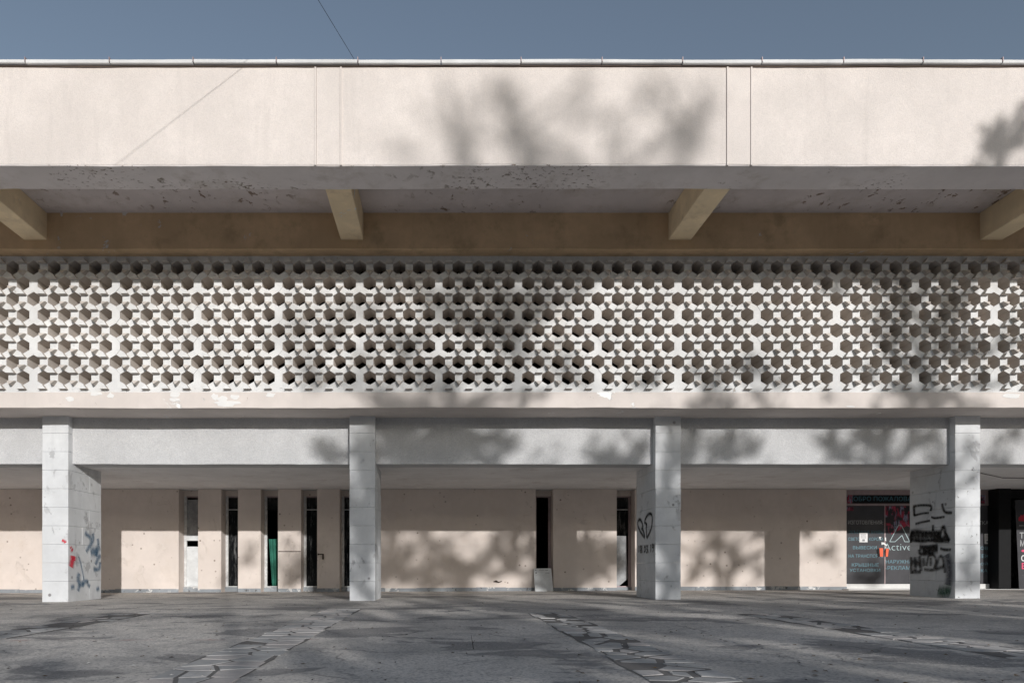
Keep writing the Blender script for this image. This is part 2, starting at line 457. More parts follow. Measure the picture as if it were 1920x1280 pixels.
def paving_strip(x0, x1, y0, y1, keep, seed, gap=0.02):
    r = random.Random(seed)
    w = x1 - x0
    bm = bmesh.new()
    n = int((y1 - y0) / 0.3)
    L = [bm.verts.new((x0 - 0.01 + 0.03 * r.uniform(-1, 1), y0 + (y1 - y0) * i / n, gz(x0) + 0.004)) for i in range(n + 1)]
    R = [bm.verts.new((x1 + 0.01 + 0.03 * r.uniform(-1, 1), y0 + (y1 - y0) * i / n, gz(x1) + 0.004)) for i in range(n + 1)]
    for i in range(n): bm.faces.new((L[i], R[i], R[i + 1], L[i + 1]))
    m = link('mortar_bed', mesh(bm, 'mortar_bed'), ground, M['mortar'])
    seeds = []
    y = y0
    while y < y1:
        k = 2 if r.random() < 0.72 else 3
        for i in range(k):
            seeds.append((x0 + w * (i + 0.5 + r.uniform(-0.28, 0.28)) / k, y + r.uniform(-0.09, 0.09)))
        y += r.uniform(0.22, 0.31)
    for a in seeds:
        ja, jb = r.uniform(-.03, .025), r.uniform(-.025, .03)
        poly = [(x0 + ja, y0), (x1 + jb, y0), (x1 + jb, y1), (x0 + ja, y1)]
        for b in seeds:
            if b is a: continue
            dx, dy = b[0] - a[0], b[1] - a[1]
            dd = math.hypot(dx, dy)
            if dd > 1.3 or dd < 1e-4: continue
            nx, ny = dx / dd, dy / dd
            poly = clip_poly(poly, ((a[0] + b[0]) / 2 - nx * gap, (a[1] + b[1]) / 2 - ny * gap), (nx, ny))
            if len(poly) < 3: break
        if len(poly) < 3 or r.random() > keep(a[1]): continue
        cx = sum(p[0] for p in poly) / len(poly); cy = sum(p[1] for p in poly) / len(poly)
        h = 0.0055 + r.uniform(0.002, 0.005)
        tx, ty = r.uniform(-0.006, 0.006), r.uniform(-0.006, 0.006)
        bm = bmesh.new()
        lo = [bm.verts.new((p[0] - cx, p[1] - cy, 0.0)) for p in poly]
        mid = [bm.verts.new((p[0] - cx, p[1] - cy, h - 0.003 + tx * (p[0] - cx) + ty * (p[1] - cy))) for p in poly]
        hi = [bm.verts.new(((p[0] - cx) * 0.95, (p[1] - cy) * 0.95, h + tx * (p[0] - cx) + ty * (p[1] - cy))) for p in poly]
        k = len(poly)
        for i in range(k):
            j = (i + 1) % k
            bm.faces.new((lo[i], lo[j], mid[j], mid[i]))
            bm.faces.new((mid[i], mid[j], hi[j], hi[i]))
        bm.faces.new(hi)
        o = link('paving_stone', mesh(bm, 'paving_stone'), ground, M['paver'])
        o.location = (cx, cy, gz(cx))

paving_strip(-1.92, -1.36, 3.9, 11.6, lambda y: 0.97 if y < 9.5 else 0.75, 3, 0.016)
paving_strip(1.36, 1.90, 3.9, 10.6, lambda y: 0.93 if y < 8.5 else 0.65, 4, 0.03)
paving_strip(4.45, 4.98, 5.3, 10.2, lambda y: 0.9 if y < 7.2 else 0.6, 5, 0.022)
paving_strip(-5.05, -4.52, 6.4, 10.8, lambda y: 0.5, 6, 0.02)

# ------------------------------------------------------------------ the building
bld = tag(empty('pavilion_building', (0, Y(1.0), 0)), 'long cream modernist pavilion with white honeycomb concrete screen and stone pillars', 'building')
OFF = Vector(bld.location)
bld.location = (0, 0, 0)     # origin kept at the world origin so that parts share its axes
XL, XR = -16.5, 21.0
BACK = Y(1.8)

# roof: fascia pieces, joint strips, soffit beam, coping slabs, ceiling, beams
rf = 0.753
zf0, zf1 = ZU(749.5 * rf), ZU(940.0 * 0.748)
cuts = [XL, X(593, rf), X(638, rf), X(1362, rf), X(1410, rf), XR]
for i in range(5):
    prn = 0.0 if i % 2 == 0 else -0.004
    longbox('fascia_panel', cuts[i] + 0.004, cuts[i + 1] - 0.004, Y(rf) + prn, Y(0.798), zf0, zf1 - 0.004, M['fascia'], bld, 0.009, 0.0, 0.004, k=0.4)
for u in (593, 638, 1362, 1410):
    x = X(u, rf) + (-0.013 if u in (593, 1410) else 0.013)
    bm = bmesh.new()
    bbox(bm, x - 0.013, x + 0.013, Y(rf) - 0.020, Y(rf) + 0.05, zf0 - 0.014, Z(127, rf))
    link('joint_strip', mesh(bm, 'joint_strip'), bld, M['fascia'])
cop_u = [-270, -110, 47, 205, 362, 518, 671, 827, 977, 1129, 1280, 1429, 1582, 1731, 1880, 2030, 2180]
for k, (a, b) in enumerate(zip(cop_u, cop_u[1:])):
    dz = 0.003 * math.sin(k * 1.7)
    o = longbox('coping_slab', X(a, 0.748) + 0.009, X(b, 0.748) - 0.009, Y(0.748), Y(0.80), ZU(940.5 * 0.748) + dz, ZU(947.5 * 0.748) + dz, M['coping'], bld, 0.004, 0.004, 0.002, k=k * 0.77)
bm = bmesh.new()
for a in cop_u[1:-1]:
    bbox(bm, X(a, 0.748) - 0.006, X(a, 0.748) + 0.006, Y(0.748) - 0.012, Y(0.79), ZU(940.5 * 0.748) + 0.02, ZU(947.5 * 0.748) + 0.028)
link('coping_clip', mesh(bm, 'coping_clip'), bld, M['frame_grey'])
longbox('coping_shade_strip', XL, XR, Y(rf) - 0.028, Y(rf) + 0.06, Z(126.5, rf), ZU(940.0 * 0.748) - 0.003, M['coping_shade'], bld, 0.009, 0.0, 0.003, k=0.9)  # dark strip added to draw the overhang's shade line in colour
# underside of the edge beam, a thin skin so that it takes its own peeling paint
longbox('edge_beam_soffit', XL, XR, Y(rf) + 0.006, Y(0.80), zf0 - 0.014, zf0 + 0.03, M['soffit'], bld, 0.009, 0.0, 0.003, k=0.4)
zc = ZU(611.7)
box('eaves_ceiling', XL, XR, Y(0.795), Y(0.94), zc, zc + 0.2, M['ceiling_eaves'], bld)
box('roof_deck', XL, XR, Y(0.80) + 0.02, BACK, ZU(680), ZU(700), M['coping'], bld)
for xa in (-725.0, -173.5, 396.5, 938.0, 1500.0, -1290.0):
    w = 39.5 if xa != -725.0 else 40.5
    bm = bmesh.new()
    bbox(bm, xa * U, (xa + w) * U, Y(0.799), Y(0.9275), ZU(564.6), zc + 0.004)
    bmesh.ops.bevel(bm, geom=[e for e in bm.edges if abs(e.verts[0].co.y - e.verts[1].co.y) > 0.5], offset=0.012, segments=1, affect='EDGES')
    link('roof_beam', mesh(bm, 'roof_beam'), bld, M['beam'])
zs1 = ZU(548.6)
longbox('upper_wall', XL, XR, Y(0.9275), Y(1.0), zs1, zc + 0.1, M['ochre'], bld, 0.006, 0.0, 0.002, k=2.2)
box('end_wall', XL - 0.3, XL, Y(0.80), BACK, 0, ZU(700), M['wall'], bld)
box('end_wall', XR, XR + 0.3, Y(0.80), BACK, 0, ZU(700), M['wall'], bld)
box('rear_wall', XL, XR, BACK, BACK + 0.3, 0, ZU(700), M['wall'], bld)
# ----- honeycomb screen
ds = 0.949
ys = Y(ds)
joints = [-94, 63.2, 217.8, 370.5, 522.6, 674.7, 822.8, 972, 1121.4, 1271.2, 1419.6, 1568, 1716, 1863.8, 2012]
V0, VS = 501.8, 29.45
HW, HH = 11.75 * ds * U, 13.55 * ds * U
DEEP = 0.52
def rowz(r): return Z(V0 + VS * (r - 1), ds)
cells = []          # unified list of cell x positions per half step, per panel
def hole_x(k, i, odd):
    a, b = X(joints[k], ds), X(joints[k + 1], ds)
    w = (b - a) / 4
    return a + w * (i if odd else i + 0.5)
def all_x(odd):
    out = []
    for k in range(len(joints) - 1):
        for i in range(4): out.append((hole_x(k, i, odd), k, i))
    return out
ODD, EVEN = all_x(True), all_x(False)
def hexv(x, z):
    return {'T': (x, z + HH), 'UR': (x + HW, z + HH / 2), 'LR': (x + HW, z - HH / 2), 'B': (x, z - HH), 'LL': (x - HW, z - HH / 2), 'UL': (x - HW, z + HH / 2)}
ztop, zbot = zs1 + 0.015, ZU(323.5 * 0.9467) + 0.002
zrow = [rowz(r) for r in range(0, 10)]
panel_bm = [bmesh.new() for _ in joints[:-1]]
def face(bm, pts, y, mi=0):
    f = bm.faces.new([bm.verts.new((p[0], y, p[1])) for p in pts])
    f.material_index = mi
wedges = []         # (kind, pts, z, panel)
NX = len(ODD)
for r in range(1, 9):
    odd = r % 2 == 1
    row = ODD if odd else EVEN
    for q, (x, k, i) in enumerate(row):
        bm = panel_bm[k]
        h = hexv(x, zrow[r])
        names = ['T', 'UR', 'LR', 'B', 'LL', 'UL']
        for a in range(6):
            p, s = h[names[a]], h[names[(a + 1) % 6]]
            v = [bm.verts.new((p[0], ys, p[1])), bm.verts.new((s[0], ys, s[1])), bm.verts.new((s[0], ys + DEEP, s[1])), bm.verts.new((p[0], ys + DEEP, p[1]))]
            f = bm.faces.new(v); f.material_index = 1
        if q + 1 < NX:
            h2 = hexv(row[q + 1][0], zrow[r])
            face(bm, [h['UR'], h2['UL'], h2['LL'], h['LR']], ys)
            xm = (h['UR'][0] + h2['UL'][0]) / 2
            at_joint = (not odd) and i == 3
            # node above this bar: apex at the bottom of the hole above
            up = zrow[r - 1] - HH
            face(bm, [h['UR'], (xm, up if r > 1 else up), h2['UL']], ys)
            dn = zrow[r + 1] + HH
            face(bm, [h['LR'], h2['LL'], (xm, dn)], ys)
            if not at_joint:
                wedges.append(('up', [(xm, up), h2['UL'], h['UR']], k, r))
                wedges.append(('down', [h['LR'], h2['LL'], (xm, dn)], k, r))
        # diagonal bars down to the next row
        if r < 8:
            nrow = EVEN if odd else ODD
            for x2 in (nrow[q][0], nrow[q - 1][0] if odd and q > 0 else None, nrow[q + 1][0] if (not odd and q + 1 < NX) else None):
                if x2 is None: continue
                h3 = hexv(x2, zrow[r + 1])
                if x2 > x: face(bm, [h['B'], h['LR'], h3['T'], h3['UL']], ys)
                else: face(bm, [h['LL'], h['B'], h3['UR'], h3['T']], ys)
        # strips above row 1 and below row 8
        if r == 1 and q + 1 < NX:
            h2 = hexv(row[q + 1][0], zrow[1]); xm = (h['UR'][0] + h2['UL'][0]) / 2; up = zrow[0] - HH
            face(bm, [h['T'], h['UR'], (xm, up), (xm, ztop), (x, ztop)], ys)
            face(bm, [(xm, up), h2['UL'], h2['T'], (row[q + 1][0], ztop), (xm, ztop)], ys)
        if r == 8 and q + 1 < NX:
            h2 = hexv(row[q + 1][0], zrow[8]); xm = (h['UR'][0] + h2['UL'][0]) / 2; dn = zrow[9] + HH
            face(bm, [h['LR'], (xm, dn), (xm, zbot), (x, zbot), h['B']], ys)
            face(bm, [(xm, dn), h2['LL'], h2['B'], (row[q + 1][0], zbot), (xm, zbot)], ys)
            hw9 = (h2['UL'][0] - h['UR'][0]) / 2
            z9 = max(zrow[9] + HH / 2, zbot - 0.03)
            wedges.append(('up', [(x, zrow[8] - HH), (x + hw9, z9), (x - hw9, z9)], k, 9))
panels = []
for k, bm in enumerate(panel_bm):
    bmesh.ops.remove_doubles(bm, verts=bm.verts[:], dist=0.0004)
    for f in bm.faces:
        if f.material_index == 0 and f.normal.y > 0: f.normal_flip()
    panels.append(link('screen_panel', mesh(bm, 'screen_panel'), bld, [M['screen'], M['reveal']]))
    panels[-1].location.y = random.uniform(-0.009, 0.009)

def wedge_geo(bm, kind, pts, off, r):
    # three corners raised off the panel face; pts are (x,z)
    cx = sum(p[0] for p in pts) / 3; cz = sum(p[1] for p in pts) / 3
    j = lambda s: r.uniform(-s, s)
    if kind == 'up': hs = [0.086 + j(.01), 0.106 + j(.01), 0.106 + j(.01)]; tap = 0.97
    else: hs = [0.075 + j(.012), 0.070 + j(.012), 0.145 + j(.014)]; tap = 0.88
    base = [bm.verts.new((p[0] - off[0], ys + 0.01 - off[1], p[1] - off[2])) for p in pts]
    top = [bm.verts.new((cx + (p[0] - cx) * tap - off[0], ys - h - off[1], cz + (p[1] - cz) * tap - off[2])) for p, h in zip(pts, hs)]
    fs = []
    for a in range(3):
        b = (a + 1) % 3
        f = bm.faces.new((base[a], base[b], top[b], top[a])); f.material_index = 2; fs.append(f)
    f = bm.faces.new(top); f.material_index = 1 if kind == 'down' else 0
    fs.append(f)
    bmesh.ops.recalc_face_normals(bm, faces=fs)
wr = random.Random(21)
for kind, name in (('up', 'upright_triangle_block'), ('down', 'inverted_triangle_block')):
    lst = [w for w in wedges if w[0] == kind]
    vis = [w for w in lst if -12 < 826 + w[1][0][0] / (ds * U) < 1932]
    vis.sort(key=lambda w: (w[3] <= 1, abs(826 + w[1][0][0] / (ds * U) - 960)))
    one, rest = vis[:298], vis[298:]
    ids = set(id(w) for w in vis)
    rest += [w for w in lst if id(w) not in ids]
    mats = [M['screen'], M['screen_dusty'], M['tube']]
    protos = []
    for w in one:
        cx = sum(p[0] for p in w[1]) / 3; cz = sum(p[1] for p in w[1]) / 3
        if w[3] != 9 and len(protos) >= 10:
            me = protos[wr.randrange(10)]
        else:
            bm = bmesh.new(); wedge_geo(bm, kind, w[1], (cx, ys, cz), wr); me = mesh(bm, name)
            if w[3] != 9: protos.append(me)
        o = link(name, me, panels[w[2]], mats)
        o.location = (cx, ys, cz)
        o.rotation_euler = (wr.uniform(-0.04, 0.04), wr.uniform(-0.04, 0.04), wr.uniform(-0.04, 0.04))
    bm = bmesh.new()
    for w in rest: wedge_geo(bm, kind, w[1], (0, 0, 0), wr)
    tag(link(name, mesh(bm, name), bld, mats), kind='stuff')

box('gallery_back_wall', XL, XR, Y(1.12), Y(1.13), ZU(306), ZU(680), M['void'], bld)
# ----- floor slab
longbox('floor_slab', XL, XR, Y(0.9467), BACK, ZU(294 * 0.9467), ZU(323.5 * 0.9467), M['slab'], bld, 0.012, 0.0, 0.003, k=1.1)
# bared patches where the paint has come off the slab edge
fr = random.Random(5)
for (u, v, w, h) in ((131, 748, 16, 9), (180, 737, 26, 10), (208, 741, 14, 10), (328, 741, 22, 12), (328, 749, 24, 8), (402, 744, 14, 14), (425, 756, 50, 12), (418, 748, 24, 12), (440, 744, 18, 10), (508, 740, 20, 9), (1898, 742, 34, 10), (1595, 762, 18, 3)):
    bm = bmesh.new()
    n = 11
    pts = []
    for i in range(n):
        a = 2 * math.pi * i / n
        k = fr.uniform(0.65, 1.15)
        pts.append((X(u, .9467) + math.cos(a) * w / 2 * k * U * .95, min(ZU(323.5 * .9467) - 0.002, Z(v, .9467) + math.sin(a) * h / 2 * k * U * .95)))
    dy = fr.uniform(0.004, 0.006)
    a = [bm.verts.new((p[0], Y(.9467) + 0.01, p[1])) for p in pts]
    b = [bm.verts.new((p[0], Y(.9467) - dy, p[1])) for p in pts]
    for i in range(n): bm.faces.new((a[i], a[(i + 1) % n], b[(i + 1) % n], b[i]))
    bm.faces.new(b)
    bmesh.ops.recalc_face_normals(bm, faces=bm.faces[:])
    link('bared_patch', mesh(bm, 'bared_patch'), bld, M['flake'])
# ----- spandrel beams and porch ceiling
zp0, zp1 = ZU(190.8), ZU(278.3)
pil = [(79.0, 127.8), (655.5, 703.5), (1229.0, 1276.5), (1791.0, 1838.0), (2720.0, 2768.0), (-496.0, -448.0)]
px = sorted((X(a, 1.0), X(b, 1.0)) for a, b in pil)
edges = [XL] + [e for p in px for e in p] + [XR]
for i in range(0, len(edges), 2):
    longbox('spandrel_beam', edges[i] - 0.06, edges[i + 1] + 0.06, Y(1.012), Y(1.045), zp0, zp1 + 0.03, M['roughcast'], bld, 0.007, 0.0, 0.003, k=3.0 + i)
box('porch_ceiling', XL, XR, Y(1.045) + 0.003, BACK, zp0 + 0.006, zp0 + 0.2, M['porch_ceiling'], bld)
# ----- pillars of stone blocks
course = 34.7 * 1.0 * U
zjoint = Z(985.0, 1.0)
fin_y = Y(1.097)
def pillar(k, x0, x1, labels):
    p = empty('pillar')
    p.parent = bld
    base = gz(x0) - 0.02
    zs = [zjoint + course * n for n in range(-12, 12)]
    zs = [base] + [z for z in zs if base + 0.08 < z < ZU(280)] + [ZU(279.5)]
    r = random.Random(k)
    for i, (a, b) in enumerate(zip(zs, zs[1:])):
        if b > zp0 + 0.05:
            depth_cuts = [Y(1.0), Y(1.014)] if a > zp0 else [Y(1.0), Y(1.043)]
        else:
            t = 0.40 if i % 2 else 0.62
            depth_cuts = [Y(1.0), Y(1.0) + (fin_y - Y(1.0)) * t, fin_y]
        for c, d in zip(depth_cuts, depth_cuts[1:]):
            e = r.uniform(-0.003, 0.003)
            top = b - 0.0025
            bm = bmesh.new()
            bbox(bm, x0 + e, x1 + e, c + (0.003 if c > Y(1.0) else r.uniform(-.003, .003)), d, a, top)
            bmesh.ops.bevel(bm, geom=bm.edges[:], offset=0.005, segments=1, affect='EDGES')
            link('stone_block', mesh(bm, 'stone_block'), p, M['stone'])
        if b > zp0 + 0.05 and a < zp0:   # close the fin up to the ceiling
            bm = bmesh.new()
            bbox(bm, x0, x1, Y(1.043) + 0.004, fin_y, a, zp0 + 0.008)
            bmesh.ops.bevel(bm, geom=bm.edges[:], offset=0.005, segments=1, affect='EDGES')
            link('stone_block', mesh(bm, 'stone_block'), p, M['stone'])
    return p
pillars = [pillar(10 + k, X(a, 1.0), X(b, 1.0), None) for k, (a, b) in enumerate(pil)]

# ----- porch back wall with its tall narrow windows
dw, dn = 1.345, 1.373
niches = [(335, 371.2), (414.7, 446), (489, 521), (564.2, 594.6), (636.7, 668), (1004.8, 1037.2), (1156.5, 1190.5)]
wall_end = X(1587.5, dw)
segs = []
c = XL
for a, b in niches:
    segs.append((c, X(a, dw))); c = X(b, dw)
segs.append((c, wall_end))
for i, (a, b) in enumerate(segs):
    box('wall_panel', a, b, Y(dw), Y(1.385), -0.1, zp0 + 0.003, M['wall'], bld, 0.006)
    n = max(1, round((b - a) / 0.9))
    for j in range(n):
        xa, xb = a + (b - a) * j / n, a + (b - a) * (j + 1) / n
        h = 0.10 + random.uniform(-0.012, 0.012)
        box('skirting', xa + 0.002, xb - 0.002, Y(dw) - 0.014 - random.uniform(0, .006), Y(dw) + 0.02, gz(a) - 0.05, gz(xa) + h, M['skirting'], bld, 0.006)
zw0, zw1 = ZU(-57), ZU(176.7)
zt = Z(955, 1.373)
for i, (a, b) in enumerate(niches):
    xa, xb = X(a, dw), X(b, dw)
    yy = Y(dn)
    box('niche_head', xa, xb, yy, Y(1.385), zw1, zp0 + 0.002, M['wall'], bld)
    box('niche_sill', xa, xb, yy - 0.06, Y(1.385), -0.1, zw0, M['skirting'], bld)
    w = empty('window'); w.parent = bld
    fw = 0.075
    fm = M['frame'] if i < 5 else M['frame_grey']
    box('frame', xa, xa + fw, yy + 0.004, yy + 0.07, zw0, zw1, fm, w, 0.004)
    box('frame', xb - fw, xb, yy + 0.004, yy + 0.07, zw0, zw1, fm, w, 0.004)
    box('frame', xa + fw, xb - fw, yy + 0.006, yy + 0.068, zw1 - 0.04, zw1, M['frame_grey'], w, 0.004)
    box('frame', xa + fw, xb - fw, yy + 0.006, yy + 0.068, zw0, zw0 + 0.03, fm, w, 0.004)
    ia, ib = xa + fw, xb - fw
    if i == 0:
        w['label'] = 'window with white door panel broken open at its middle'
        box('glass_pane', ia, ib, yy + 0.03, yy + 0.04, Z(1004, dn), Z(936, dn), M['grey_board'], w)
        box('rail', ia, ib, yy + 0.01, yy + 0.06, Z(1013, dn), Z(1004, dn), M['white_panel'], w, 0.004)
        box('lower_panel', ia, ib, yy + 0.025, yy + 0.05, zw0 + 0.03, Z(1024, dn), M['white_panel'], w, 0.004)
    elif i == 2:
        w['label'] = 'window with green cloth hanging behind the opening'
        box('transom', ia, ib, yy + 0.01, yy + 0.06, zt - 0.012, zt + 0.012, M['black'], w)
        box('glass_pane', ia, ib, yy + 0.03, yy + 0.036, zt + 0.012, zw1 - 0.04, M['glass'], w)
        bm = bmesh.new()
        n = 14
        prev = None
        ca, cb = X(506, 1.39), X(520, 1.39)
        for q in range(n + 1):
            f = q / n
            x = (ca - 0.02) + (cb - ca + 0.1) * f
            yq = Y(1.385) + 0.03 + 0.018 * math.sin(q * 1.9)
            bot = bm.verts.new((x + 0.10 * (1 - f), yq, zw0 + 0.03)); top = bm.verts.new((x, yq, Z(1010, 1.385)))
            if prev: bm.faces.new((prev[0], bot, top, prev[1]))
            prev = (bot, top)
        link('green_cloth', mesh(bm, 'green_cloth'), w, M['green'])
    elif i == 5:
        w['label'] = 'empty window opening with pitch dark interior'
    else:
        box('transom', ia, ib, yy + 0.012, yy + 0.06, zt - 0.012, zt + 0.012, M['frame'], w, 0.003)
        box('glass_pane', ia, ib, yy + 0.03, yy + 0.036, zt + 0.012, zw1 - 0.04, M['glass'], w)
        if i == 6:
            box('glass_pane', ia, ib, yy + 0.03, yy + 0.036, Z(1004, dn), zt - 0.012, M['glass'], w)
            bm = bmesh.new()
            pts = [(ia, zw0 + 0.03), (ia + 0.1, zw0 + 0.03), (ib - 0.02, zw0 + 0.24), (ib - 0.05, Z(1004, dn)), (ia, Z(1004, dn))]
            va = [bm.verts.new((x, yy + 0.022, z)) for x, z in pts]; vb = [bm.verts.new((x, yy + 0.034, z)) for x, z in pts]
            bm.faces.new(va); bm.faces.new(list(reversed(vb)))
            for q in range(5): bm.faces.new((va[q], vb[q], vb[(q + 1) % 5], va[(q + 1) % 5]))
            bmesh.ops.recalc_face_normals(bm, faces=bm.faces[:])
            link('broken_board', mesh(bm, 'broken_board'), w, M['grey_board'])
        else:
            box('glass_pane', ia, ib, yy + 0.03, yy + 0.036, zw0 + 0.03, zt - 0.012, M['glass'], w)
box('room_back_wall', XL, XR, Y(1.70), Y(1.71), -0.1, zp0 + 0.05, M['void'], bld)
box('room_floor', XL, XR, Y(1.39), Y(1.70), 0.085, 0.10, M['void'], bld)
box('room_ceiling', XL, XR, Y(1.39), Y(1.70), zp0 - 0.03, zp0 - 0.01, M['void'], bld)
# small things fixed to the wall
bm = bmesh.new()
bbox(bm, X(596, dw), X(607.5, dw), Y(dw) - 0.05, Y(dw) - 0.03, Z(1039.5, dw), Z(1037.5, dw))
bbox(bm, X(604.5, dw), X(607.5, dw), Y(dw) - 0.045, Y(dw) - 0.02, Z(1048, dw), Z(1039.5, dw))
bbox(bm, X(596, dw), X(598, dw), Y(dw) - 0.05, Y(dw) + 0.01, Z(1040, dw), Z(1037, dw))
link('wall_bracket', mesh(bm, 'wall_bracket'), bld, M['rust'])
box('wall_cover_edge', X(522, dw), X(564, dw), Y(dw) - 0.008, Y(dw) + 0.01, Z(1034, dw), Z(1032.6, dw), M['rust'], bld)

bm = bmesh.new()
tube(bm, [(X(925, dw), Y(dw) - .004, Z(1090, dw)), (X(930, dw), Y(dw) - .01, Z(1089, dw)), (X(935, dw), Y(dw) - .008, Z(1091, dw)), (X(941, dw), Y(dw) - .003, Z(1089, dw))], [.01, .035, .02, .012], 6)
link('torn_fixing', mesh(bm, 'torn_fixing'), bld, M['rust'])
# ----- shopfront
dsf = 1.362
ysf = Y(dsf)
shop = empty('shopfront'); shop.parent = bld
shop['label'] = 'shopfront with charcoal vinyl window under the porch'
xs0, xs1 = wall_end + 0.004, X(1866, dw)
box('frame', xs0, xs1, ysf - 0.02, ysf + 0.1, Z(927.5, dsf), zp0 + 0.003, M['frame_grey'], shop, 0.004)
box('frame', xs0, xs1, ysf - 0.03, ysf + 0.1, Z(947.5, dsf), Z(943.5, dsf), M['frame_grey'], shop, 0.004)
box('frame', xs1 - 0.10, xs1, ysf - 0.025, ysf + 0.1, Z(943.5, dsf), Z(927.5, dsf), M['frame_grey'], shop, 0.004)
box('window_glass', xs0, X(1858, dsf), ysf, ysf + 0.02, Z(1094, dsf), Z(947.5, dsf), M['vinyl'], shop)
box('sill', xs0, X(1858, dsf), ysf - 0.06, ysf + 0.1, -0.05, Z(1094, dsf), M['render_white'], shop, 0.006)
box('mullion', X(1658, dsf), X(1659.6, dsf), ysf - 0.012, ysf, Z(1094, dsf), Z(947.5, dsf), M['frame_grey'], shop)
box('threshold', X(1588, 1.33), XR - 0.1, Y(1.325), Y(dsf) - 0.062, -0.05, gz(12) + 0.025, M['render_white'], bld, 0.006)
box('side_door', X(1858, dsf) + 0.003, X(1871.5, dsf), ysf + 0.05, ysf + 0.12, 0.0, zp0 + 0.002, M['black'], shop, 0.004)
box('dark_column', X(1872.5, 1.335), X(1896, 1.335), Y(1.335), Y(1.37), 0, zp0 + 0.003, M['black'], bld, 0.008)
box('door_header', X(1896.5, 1.34), XR - 0.2, Y(1.345), Y(1.37), Z(934, 1.345), zp0 + 0.003, M['black'], bld, 0.006)
box('dark_glazing', X(1896.5, 1.345), XR - 0.2, Y(1.375), Y(1.38), 0.0, Z(934, 1.345), M['glass'], bld)

# ------------------------------------------------------------------ lettering
def text_mesh(s, x0, x1, zb, zt_, y, mat, parent, name='lettering', bold=False, thin=False):
    cu = bpy.data.curves.new(name, 'FONT')
    cu.body = s
    cu.size = 1.0
    cu.extrude = 0.0008
    if bold: cu.offset = 0.018
    if thin: cu.offset = -0.016
    tmp = bpy.data.objects.new('tmp', cu)
    col.objects.link(tmp)
    bpy.context.view_layer.update()
    dg = bpy.context.evaluated_depsgraph_get()
    me = bpy.data.meshes.new_from_object(tmp.evaluated_get(dg))
    bpy.data.objects.remove(tmp)
    n = len(me.vertices)
    co = np.empty(n * 3); me.vertices.foreach_get('co', co); co = co.reshape(-1, 3)
    lo, hi = co.min(0), co.max(0)
    q = np.empty_like(co)
    q[:, 0] = x0 + (co[:, 0] - lo[0]) / (hi[0] - lo[0]) * (x1 - x0)
    q[:, 2] = zb + (co[:, 1] - lo[1]) / (hi[1] - lo[1]) * (zt_ - zb)
    q[:, 1] = y - (co[:, 2] - lo[2])
    me.vertices.foreach_set('co', q.ravel()); me.update()
    me.name = name
    me.materials.clear(); me.materials.append(mat)
    o = bpy.data.objects.new(name, me); col.objects.link(o)
    if parent is not None: o.parent = parent
    return o
def sign_text(s, u0, u1, v0, v1, mat, parent, d=dsf, off=0.004, **kw):
    return text_mesh(s, X(u0, d), X(u1, d), Z(v1, d), Z(v0, d), Y(d) - off, mat, parent, **kw)

sign = tag(empty('shop_sign'), 'long black welcome sign with teal Cyrillic letters above the shop window', 'sign')
box('sign_board', xs0 + 0.002, X(1858, dsf), ysf - 0.012, ysf + 0.06, Z(943.4, dsf), Z(927.7, dsf), M['black'], sign)
box('printed_panel', xs0 + 0.003, X(1599, dsf), ysf - 0.015, ysf - 0.0125, Z(943, dsf), Z(928, dsf), M['print'], sign)
box('printed_panel', X(1839, dsf), X(1857, dsf), ysf - 0.015, ysf - 0.0125, Z(943, dsf), Z(928, dsf), M['print'], sign)
sign_text('ДОБРО ПОЖАЛОВАТЬ', 1590, 1724, 930.3, 940.6, M['teal_dark'], sign, off=0.016)

vin = tag(empty('window_lettering'), 'teal and grey Cyrillic lettering and print on the charcoal shop window', 'window sign')
box('printed_panel', xs0 + 0.004, X(1600, dsf), ysf - 0.004, ysf - 0.001, Z(957, dsf), Z(950, dsf), M['print'], vin)
bm = bmesh.new()
pts = [(1657.5, 948.5), (1740, 948.5), (1740, 1004), (1700, 985), (1672, 1001), (1657.5, 996)]
bm.faces.new([bm.verts.new((X(u, dsf), ysf - 0.0035, Z(v, dsf))) for u, v in pts])
pf = bmesh.ops.extrude_face_region(bm, geom=bm.faces[:])
for v in [g for g in pf['geom'] if isinstance(g, bmesh.types.BMVert)]: v.co.y += 0.0025
bmesh.ops.recalc_face_normals(bm, faces=bm.faces[:])
link('printed_panel', mesh(bm, 'printed_panel'), vin, M['print'])
for s, a, b, c, d, m in (
    ('ИЗГОТОВЛЕНИЯ:', 1590, 1655, 975, 982.5, 'letter_grey'),
    ('ОБЪЁМНЫЕ БУКВЫ', 1591, 1656, 992.5, 999.5, 'teal_dark'),
    ('СВЕТОВЫЕ КОРОБА', 1590.5, 1656, 1007, 1013, 'teal'),
    ('ВЫВЕСКИ', 1599, 1643.5, 1022.8, 1029, 'teal'),
    ('НА ТРАНСПОРТЕ', 1591, 1656, 1038.5, 1044.8, 'teal'),
    ('КРЫШНЫЕ', 1597, 1647.5, 1055, 1061.6, 'teal'),
    ('УСТАНОВКИ', 1593, 1650, 1065.3, 1071.3, 'teal'),
    ('НАРУЖНАЯ', 1660.5, 1716, 1049, 1055.6, 'teal'),
    ('-РЕКЛАМА', 1660, 1714, 1060.6, 1067.4, 'teal'),
    ('Active', 1657, 1709, 1018.5, 1031, 'letter_mint'),
    ('РАСПЕЧАТКА:', 1788, 1855.5, 976, 983.2, 'letter_grey'),
    ('БАННЕРОВ', 1795, 1852, 1024, 1030, 'teal'),
    ('НАКЛЕЕК', 1800, 1854, 1038.5, 1045, 'teal'),
    ('ФОТООБОЙ', 1795, 1852, 1053, 1059, 'teal'),
    ('ХОЛСТОВКА', 1790, 1851, 1066, 1072, 'teal')):
    sign_text(s, a, b, c, d, M[m], vin, off=0.005, thin=(s == 'Active'))
